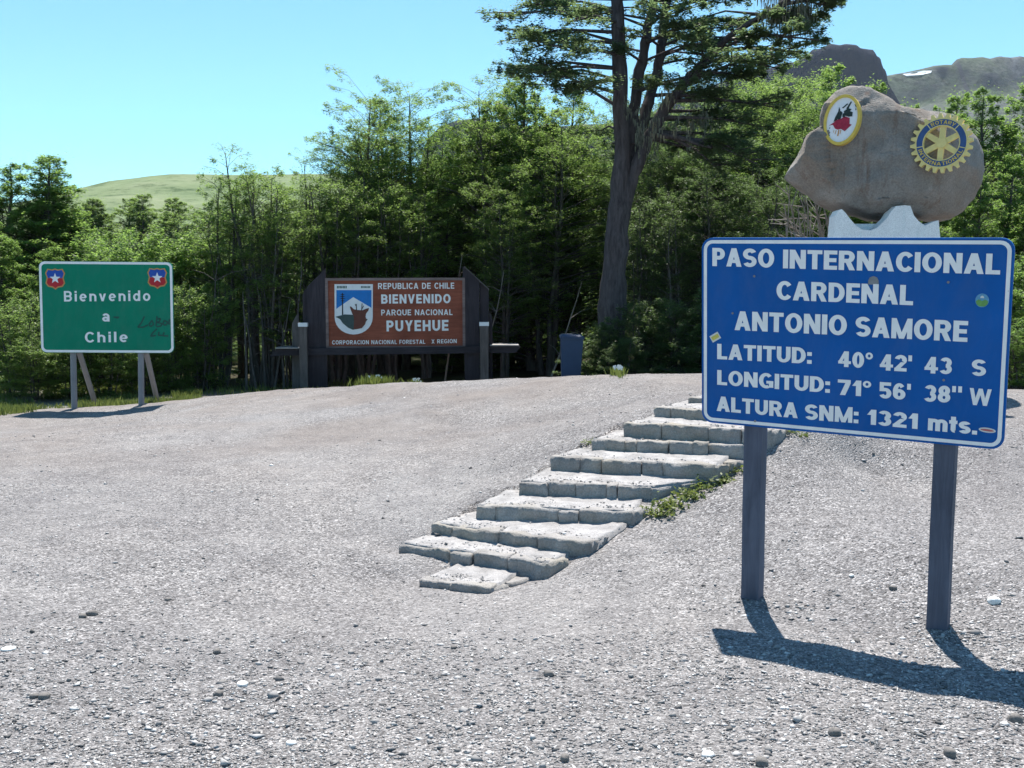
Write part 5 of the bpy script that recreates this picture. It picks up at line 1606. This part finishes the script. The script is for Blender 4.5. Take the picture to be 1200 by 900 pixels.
# right tiers off the limbs
for path, y0, tx, ty, dy in ((trunk, -40, 820, -30, -.5), (trunk, 0, 800, 8, -1.2), (l2, -20, 850, -14, .5), (l3, 0, 880, -6, .8), (l3, 20, 870, 22, 1.3), (l2, 45, 820, 30, -1.2), (l3, 60, 850, 48, 1.4), (l1, 65, 900, 40, -.9),
                             (l1, 45, 930, 12, -1.2), (l1, 22, 975, 8, -1.3), (l1, 30, 955, 32, -.6), (l1, 60, 945, 62, -.2), (l1, 70, 920, 82, -.9), (l1, 85, 885, 96, .3), (l1, 95, 905, 66, .8), (l3, 90, 850, 88, 1.5), (l2, 100, 800, 100, -1.2),
                             (l1, 110, 860, 120, -.9), (l1, 130, 850, 140, .4), (l4, 166, 870, 178, -.9), (l3, 110, 840, 116, 1.3), (l1, 20, 960, -12, -1.4), (l1, 12, 930, -20, -.6), (l3, -20, 860, -40, 1.0), (l1, 50, 968, 48, -1.6), (l1, 75, 875, 70, -1.9), (l4, 168, 895, 196, -1.1), (l4, 162, 850, 205, -.4), (l1, 140, 905, 150, -1.0), (l1, 150, 880, 168, .6), (l3, 140, 845, 150, 1.2), (l2, 150, 800, 165, 1.0), (l1, 160, 830, 190, .8), (l1, 120, 925, 128, -.4), (l2, 20, 790, 18, -1.9), (l3, 40, 815, 44, 2.0)):
    bough(on(path, y0), pt_(tx, ty, dy), 340, 0.52, 0.045, 0.14, 0.04, 6)
# short inner boughs towards and away from the viewer
for k in range(34):
    path = (trunk, l1, l2, l3)[k % 4]
    p0 = path[rg.integers(int(len(path) * .45), len(path))]
    a = rg.uniform(0, 2 * math.pi)
    p1 = p0 + np.array([math.cos(a), math.sin(a), 0.1]) * rg.uniform(0.9, 1.9)
    bough(p0, p1, 150, 0.34, 0.03)
# hanging lichen under the boughs right of the fork
for k in range(45):
    q = pt_(rg.uniform(735, 850), rg.uniform(85, 165), rg.uniform(-.9, .9))
    n = int(rg.uniform(14, 40))
    hp = q + np.stack([rg.normal(0, .05, n), rg.normal(0, .05, n), -rg.uniform(0, .42, n)], 1)
    v = np.zeros((n, 4, 3)); wv = rg.uniform(.006, .016, n); ln = rg.uniform(.06, .14, n); a = rg.uniform(0, 3.14, n)
    dx = np.stack([np.cos(a) * wv, np.sin(a) * wv, np.zeros(n)], 1)
    v[:, 0] = hp - dx; v[:, 1] = hp + dx; v[:, 2] = hp + dx * .3 - np.stack([0 * ln, 0 * ln, ln], 1); v[:, 3] = hp - dx * .3 - np.stack([0 * ln, 0 * ln, ln], 1)
    LI.append(v.reshape(-1, 3))
for k in range(34):      # pale tufts at the tips of the upper right boughs
    q = pt_(rg.uniform(890, 950), rg.uniform(-12, 8), rg.uniform(-1.4, -.6))
    n = 26
    hp = q + np.stack([rg.normal(0, .06, n), rg.normal(0, .06, n), -rg.uniform(0, .5, n)], 1)
    v = np.zeros((n, 4, 3)); wv = rg.uniform(.006, .014, n); ln = rg.uniform(.08, .16, n); a = rg.uniform(0, 3.14, n)
    dx = np.stack([np.cos(a) * wv, np.sin(a) * wv, np.zeros(n)], 1)
    v[:, 0] = hp - dx; v[:, 1] = hp + dx; v[:, 2] = hp + dx * .3 - np.stack([0 * ln, 0 * ln, ln], 1); v[:, 3] = hp - dx * .3 - np.stack([0 * ln, 0 * ln, ln], 1)
    LI.append(v.reshape(-1, 3))
tb.build("trunk", M['bark_big'], big, smooth=True)
link("crown", fast_mesh("crown", np.concatenate(LV), 4), M['leaf_coigue'], big)
link("lichen", fast_mesh("lichen", np.concatenate(LI), 4), M['lichen'], big)

# ------------------------------------------------------------------ dead branches beside the boulder
dp = P(945, 262, 12.7)
dead = MB()
rg2 = np.random.default_rng(4)
droot = np.array([dp[0] + 0.3, 12.7, float(gz(dp[0], 12.7))])
for k in range(20):
    a = np.array([rg2.uniform(-.15, .35), rg2.uniform(-.2, .3), 0])
    tip = P(rg2.uniform(908, 962), rg2.uniform(215, 268), 12.5 + rg2.uniform(-.3, .5)) - droot
    md = (a + tip) / 2 + rg2.normal(0, .12, 3)
    dead.tube([a, md, tip], [0.018, 0.012, 0.005], 5, False)
    for j in range(3):
        u_ = rg2.uniform(.4, .9); s0 = md + (tip - md) * u_
        dead.tube([s0, s0 + np.array([rg2.uniform(-.35, .1), rg2.normal(0, .1), rg2.uniform(.0, .25)])], [0.008, 0.004], 4, False)
tag(dead.build("dead_bush", M['twig'], None, droot), "bare grey twigs sticking out left of the boulder", "dead bush")

# ------------------------------------------------------------------ gravel and loose stones
rg = np.random.default_rng(99)
def scatter(n, ymin, ymax, pw=1.0):
    u_ = rg.random(n)
    y = ymin + (ymax - ymin) * u_ ** pw
    x = rg.uniform(-0.56, 0.56, n) * (y + 0.6)
    return x, y
OCT = np.array([(1, 0, 0), (0, 1, 0), (-1, 0, 0), (0, -1, 0), (0, 0, 1), (0, 0, -1)], float)
OF = np.array([(0, 1, 4), (1, 2, 4), (2, 3, 4), (3, 0, 4), (1, 0, 5), (2, 1, 5), (3, 2, 5), (0, 3, 5)])
def pebbles(x, y, size, z=None):
    n = len(x)
    if z is None: z = gz(x, y)
    s = size[:, None] * np.stack([rg.uniform(.7, 1.5, n), rg.uniform(.6, 1.1, n), rg.uniform(.25, .6, n)], 1)
    v = OCT[None] * (1 + rg.uniform(-.45, .45, (n, 6, 1))) * s[:, None, :] + rg.normal(0, .22, (n, 6, 3)) * size[:, None, None]
    a = rg.uniform(0, 6.283, n)
    c, s_ = np.cos(a)[:, None], np.sin(a)[:, None]
    vx = v[..., 0] * c - v[..., 1] * s_; vy = v[..., 0] * s_ + v[..., 1] * c
    v = np.stack([vx + x[:, None], vy + y[:, None], v[..., 2] + (z + size * 0.12)[:, None]], -1)
    f = OF[None] + (np.arange(n) * 6)[:, None, None]
    return v.reshape(-1, 3), f.reshape(-1, 3)
x1_, y1_ = scatter(110000, 3.3, 9.0, 1.15)
x2_, y2_ = scatter(16000, 8.0, 17.0, 1.0)
x3_, y3_ = scatter(2600, 3.3, 12.0, 1.0)
x4_, y4_ = scatter(42000, 3.3, 5.0, 1.0)
fx_ = np.concatenate([rg.normal(fx, .13, 420) for fx in (1.256, 2.052)]); fy_ = np.concatenate([rg.normal(fy - .03, .12, 420) for fy in (5.52, 5.034)])
gx_, gy2_ = rg.normal(1.46, .07, 260), rg.normal(5.36, .10, 260)          # the little heap of stones by the left post
xx = np.concatenate([x1_, x2_, x3_, x4_, fx_, gx_]); yy = np.concatenate([y1_, y2_, y3_, y4_, fy_, gy2_])
sz = np.concatenate([rg.lognormal(math.log(.0038), .42, len(x1_)), rg.lognormal(math.log(.006), .4, len(x2_)), rg.lognormal(math.log(.009), .4, len(x3_)), rg.lognormal(math.log(.0048), .5, len(x4_)), rg.lognormal(math.log(.006), .45, len(fx_)), rg.lognormal(math.log(.0075), .4, len(gx_))])
sz = np.clip(sz, .003, .03)
pk = fbm(np.stack([xx * 0.9, yy * 0.6, np.zeros_like(xx)], 1), 63, 4)
stony = sstep(-0.35, 0.55, pk) * (0.35 + 0.65 * sstep(6.5, 3.6, yy) if False else 1.0)
near_ = np.clip((5.6 - yy) / 1.8, 0, 1)
keep = rg.random(len(xx)) < np.clip(0.22 + 0.6 * stony * (0.5 + 0.5 * near_) + 0.5 * near_, 0, 1)
xx, yy, sz = xx[keep], yy[keep], sz[keep]
pv, pf = pebbles(xx, yy, sz)
tv, tf = [], []
for fl, fr, rr, z, n in s_c:
    k = 420
    a_ = rg.random(k); c_ = rg.uniform(0.06, 0.45, k)
    e_ = fr - fl; w_ = np.linalg.norm(e_); e_ = e_ / w_; nn = np.array([-e_[1], e_[0], 0])
    q = fl + e_ * (a_ * w_)[:, None] + nn * c_[:, None]
    v_, f_ = pebbles(q[:, 0], q[:, 1], np.clip(rg.lognormal(math.log(.0052), .45, k), .0025, .016), np.full(k, z))
    tf.append(f_ + sum(len(t_) for t_ in tv)); tv.append(v_)
pf = np.vstack([pf] + [f_ + len(pv) for f_ in tf]); pv = np.vstack([pv] + tv)
go_ = link("gravel", indexed_mesh("gravel", pv, pf), M['pebble'])
go_['kind'] = 'stuff'

def rock_mesh(seed, sx, sy, sz_):
    r = np.random.default_rng(seed)
    nu, nv = 14, 9
    V = []
    for j in range(nv):
        ph = math.pi * j / (nv - 1)
        for i in range(nu):
            th = 2 * math.pi * i / nu
            V.append((math.sin(ph) * math.cos(th), math.sin(ph) * math.sin(th), math.cos(ph)))
    V = np.array(V)
    V = np.sign(V) * np.abs(V) ** 0.8
    V *= (1 + 0.22 * fbm(V * 1.7 + seed, seed, 3))[:, None]
    V *= np.array([sx, sy, sz_])
    id_ = np.arange(nu * nv).reshape(nv, nu)
    f = np.stack([id_[:-1], id_[1:], np.roll(id_[1:], -1, 1), np.roll(id_[:-1], -1, 1)], -1).reshape(-1, 4)
    return indexed_mesh("loose_stone", V, f, False)
ROCKS = [((643, 793), .022, .016, "dark thumb-sized stone alone on the gravel below the steps", 'rock'),
         ((108, 721), .03, .017, "dark stone on the gravel at the left, largest of its small pile", 'rock'), ((97, 724), .02, .012, "smaller dark stone left of the largest left pile stone", 'rock'),
         ((52, 818), .022, .013, "dark stone in the lower left corner area", 'rock'), ((40, 819), .016, .010, "small stone beside the lower left dark stone", 'rock'),
         ((197, 704), .018, .009, "flat stone left of the middle of the gravel", 'rock'), ((10, 762), .03, .009, "flat pale stone at the left edge of the gravel", 'pale_rock'),
         ((284, 804), .025, .012, "flat pale stone in the lower left gravel", 'pale_rock'), ((256, 815), .02, .014, "rounded grey stone beside the flat pale one, lower left", 'rock'),
         ((254, 766), .02, .014, "round grey stone above the flat pale one, lower left", 'rock'), ((341, 872), .018, .008, "flat pale stone by the bottom edge left of the middle", 'pale_rock'),
         ((978, 861), .022, .016, "dark stone on the gravel below the sign's shadow", 'rock'), ((893, 898), .022, .016, "dark stone cut by the bottom edge right of the middle", 'rock'), ((662, 894), .018, .014, "dark stone at the bottom edge near the middle", 'rock'),
         ((1190, 847), .028, .02, "dark stone by the right edge below the sign's shadow", 'rock'), ((1046, 692), .02, .012, "brownish stone between the blue sign's posts", 'rock'), ((998, 677), .016, .008, "white chip between the blue sign's posts", 'pale_rock'),
         ((1113, 888), .022, .018, "grey-brown stone in the lower right gravel", 'rock'), ((830, 886), .022, .009, "pale flat stone by the bottom edge left of the dark one", 'pale_rock'), ((532, 761), .015, .009, "small dark stone on the gravel left of the lone thumb-sized one", 'rock')]
for i, (pp, a, h, lb, mt) in enumerate(ROCKS):
    w = on_ground(*pp)
    r = rt.uniform(.75, 1)
    o = link("loose_stone", rock_mesh(i + 3, a, a * r, h), M[mt], None, (w[0], w[1], float(gz(w[0], w[1])) + h * .45))
    o.rotation_euler = (0, 0, rt.uniform(0, 6.28))
    tag(o, lb, "stone", "loose stones on the gravel")
w = on_ground(1165, 707)
o = link("white_stone", rock_mesh(50, .032, .026, .02), M['pale_rock'], None, (w[0], w[1], w[2] + .012))
tag(o, "bright white stone lying on the gravel right of the blue sign's right post", "stone")

# ------------------------------------------------------------------ grass and weeds
def grass(name, pts, hgt, wid, seed, mat, lean=0.35):
    r = np.random.default_rng(seed)
    n = len(pts)
    a = r.uniform(0, 6.283, n)
    h = hgt * r.uniform(.5, 1.3, n)
    w = wid * r.uniform(.6, 1.3, n)
    dx = np.stack([np.cos(a) * w, np.sin(a) * w, np.zeros(n)], 1)
    b2 = r.uniform(0, 6.283, n); ln = h * lean * r.uniform(.2, 1.6, n)
    tp = np.stack([np.cos(b2) * ln, np.sin(b2) * ln, h], 1)
    md = tp * np.array([.4, .4, .6])
    V = np.zeros((n, 4, 3))
    V[:, 0] = pts - dx; V[:, 1] = pts + dx; V[:, 2] = pts + tp + dx * .15; V[:, 3] = pts + md - dx * .8
    return fast_mesh(name, V.reshape(-1, 3), 4)
rg = np.random.default_rng(5)
def strip(n, px0, px1, Y0, Y1, dens=None):
    Y = rg.uniform(Y0, Y1, n)
    px_ = rg.uniform(px0, px1, n)
    x = (px_ - 600) / F * Y
    p = np.stack([x, Y, np.zeros(n)], 1)
    keep = fbm(p * 1.6, 8, 3) > -0.25
    p = p[keep]
    p[:, 2] = gz(p[:, 0], p[:, 1])
    return p
gs = np.concatenate([strip(15000, -40, 235, 17.5, 22.5), strip(1500, -40, 40, 16.2, 17.5), strip(7000, 200, 900, 20.5, 24)])
o = link("grass", grass("grass", gs, .11, .007, 2, M['grass']), M['grass']); o['kind'] = 'stuff'
# tuft with white flowers before the brown sign, and the single flowering plant near the big tree
def flower_clump(name, label, px_, Y, wpx, n, h, nf, seed):
    r = np.random.default_rng(seed)
    c = P(px_, 450, Y); c[2] = float(gz(c[0], Y))
    wd = wpx / F * Y / 2
    p = np.stack([r.normal(0, wd * .6, n), r.normal(0, .25, n), np.zeros(n)], 1)
    p[:, 2] = gz(p[:, 0] + c[0], p[:, 1] + c[1]) - c[2]
    t = thing(name, label, "plant", c)
    link("grass_blades", grass("grass_blades", p, h, .008, seed, M['grass']), M['grass'], t)
    if nf:
        m_ = MB()
        for k in range(nf):
            q = np.array([r.normal(wd * .2, wd * .4), r.normal(0, .15), h * r.uniform(.75, 1.25)])
            q[2] += float(gz(q[0] + c[0], q[1] + c[1])) - c[2]
            for j in range(5):
                a = j * 1.2566 + r.random()
                d = np.array([math.cos(a), 0.3 * math.sin(a), math.sin(a)]) * .018
                s_ = np.array([-d[2], 0, d[0]]) * .5
                m_.poly([q, q + d * .6 + s_, q + d, q + d * .6 - s_])
        m_.build("flowers", M['petal'], t)
    return t
flower_clump("grass_tuft", "bright green grass tuft with white flowers under the brown sign", 440, 18.6, 34, 900, .20, 22, 3)
flower_clump("flower_plant", "small white flowering plant right of the grass tuft under the brown sign", 486, 18.6, 16, 120, .14, 16, 4)
flower_clump("flower_plant", "small white flowering plant on the crest below the big old tree", 723, 13.6, 14, 90, .10, 20, 6)
# weeds along the right side of the steps
def weed(px_, py_, size, label, seed, n=70):
    r = np.random.default_rng(seed)
    w = on_ground(px_, py_)
    p = np.stack([np.clip(r.normal(0, size * .5, n), -size * .9, size * .9), np.clip(r.normal(0, size * .4, n), -size * .8, size * .8), np.abs(r.normal(0, size * .24, n)) + .004], 1)
    V = leaves(r, p, size * .15, .7)
    o = link("weed", fast_mesh("weed", V, 4), M['grass'], None, w)
    tag(o, label, "weed", "weeds along the right side of the steps")
WE = [(768, 604, .13, "leafy weed at the lowest end of the green patch beside the steps"), (785, 594, .13, "leafy weed second from the bottom beside the steps"), (806, 583, .12, "leafy weed midway along the green patch beside the steps"),
      (826, 573, .12, "leafy weed right of the fifth step's end"), (846, 566, .11, "leafy weed by the end of the sixth step"), (858, 553, .10, "leafy weed just left of the blue sign's left post"), (920, 508, .10, "weed right of the left post beside the upper steps"), (940, 512, .08, "small weed farthest right beside the upper steps"), (690, 520, .07, "dry weed left of the seventh step")]
for i, a in enumerate(WE):
    weed(a[0], a[1], a[2], a[3], 60 + i, 150 if i < 6 else 70)

# ------------------------------------------------------------------ the air
hm = bpy.data.materials.new("haze")
hm.use_nodes = True
hn = hm.node_tree
hn.nodes.clear()
ho = hn.nodes.new('ShaderNodeOutputMaterial')
hv = hn.nodes.new('ShaderNodeVolumePrincipled')
hv.inputs['Color'].default_value = (0.86, 0.92, 1.0, 1)
hv.inputs['Density'].default_value = 0.00006
hv.inputs['Anisotropy'].default_value = 0.2
hn.links.new(hv.outputs[0], ho.inputs['Volume'])
mb = MB(); mb.box(-2700, 2700, -2700, 2700, -6, 520)
o = mb.build("haze", hm); o['kind'] = 'stuff'
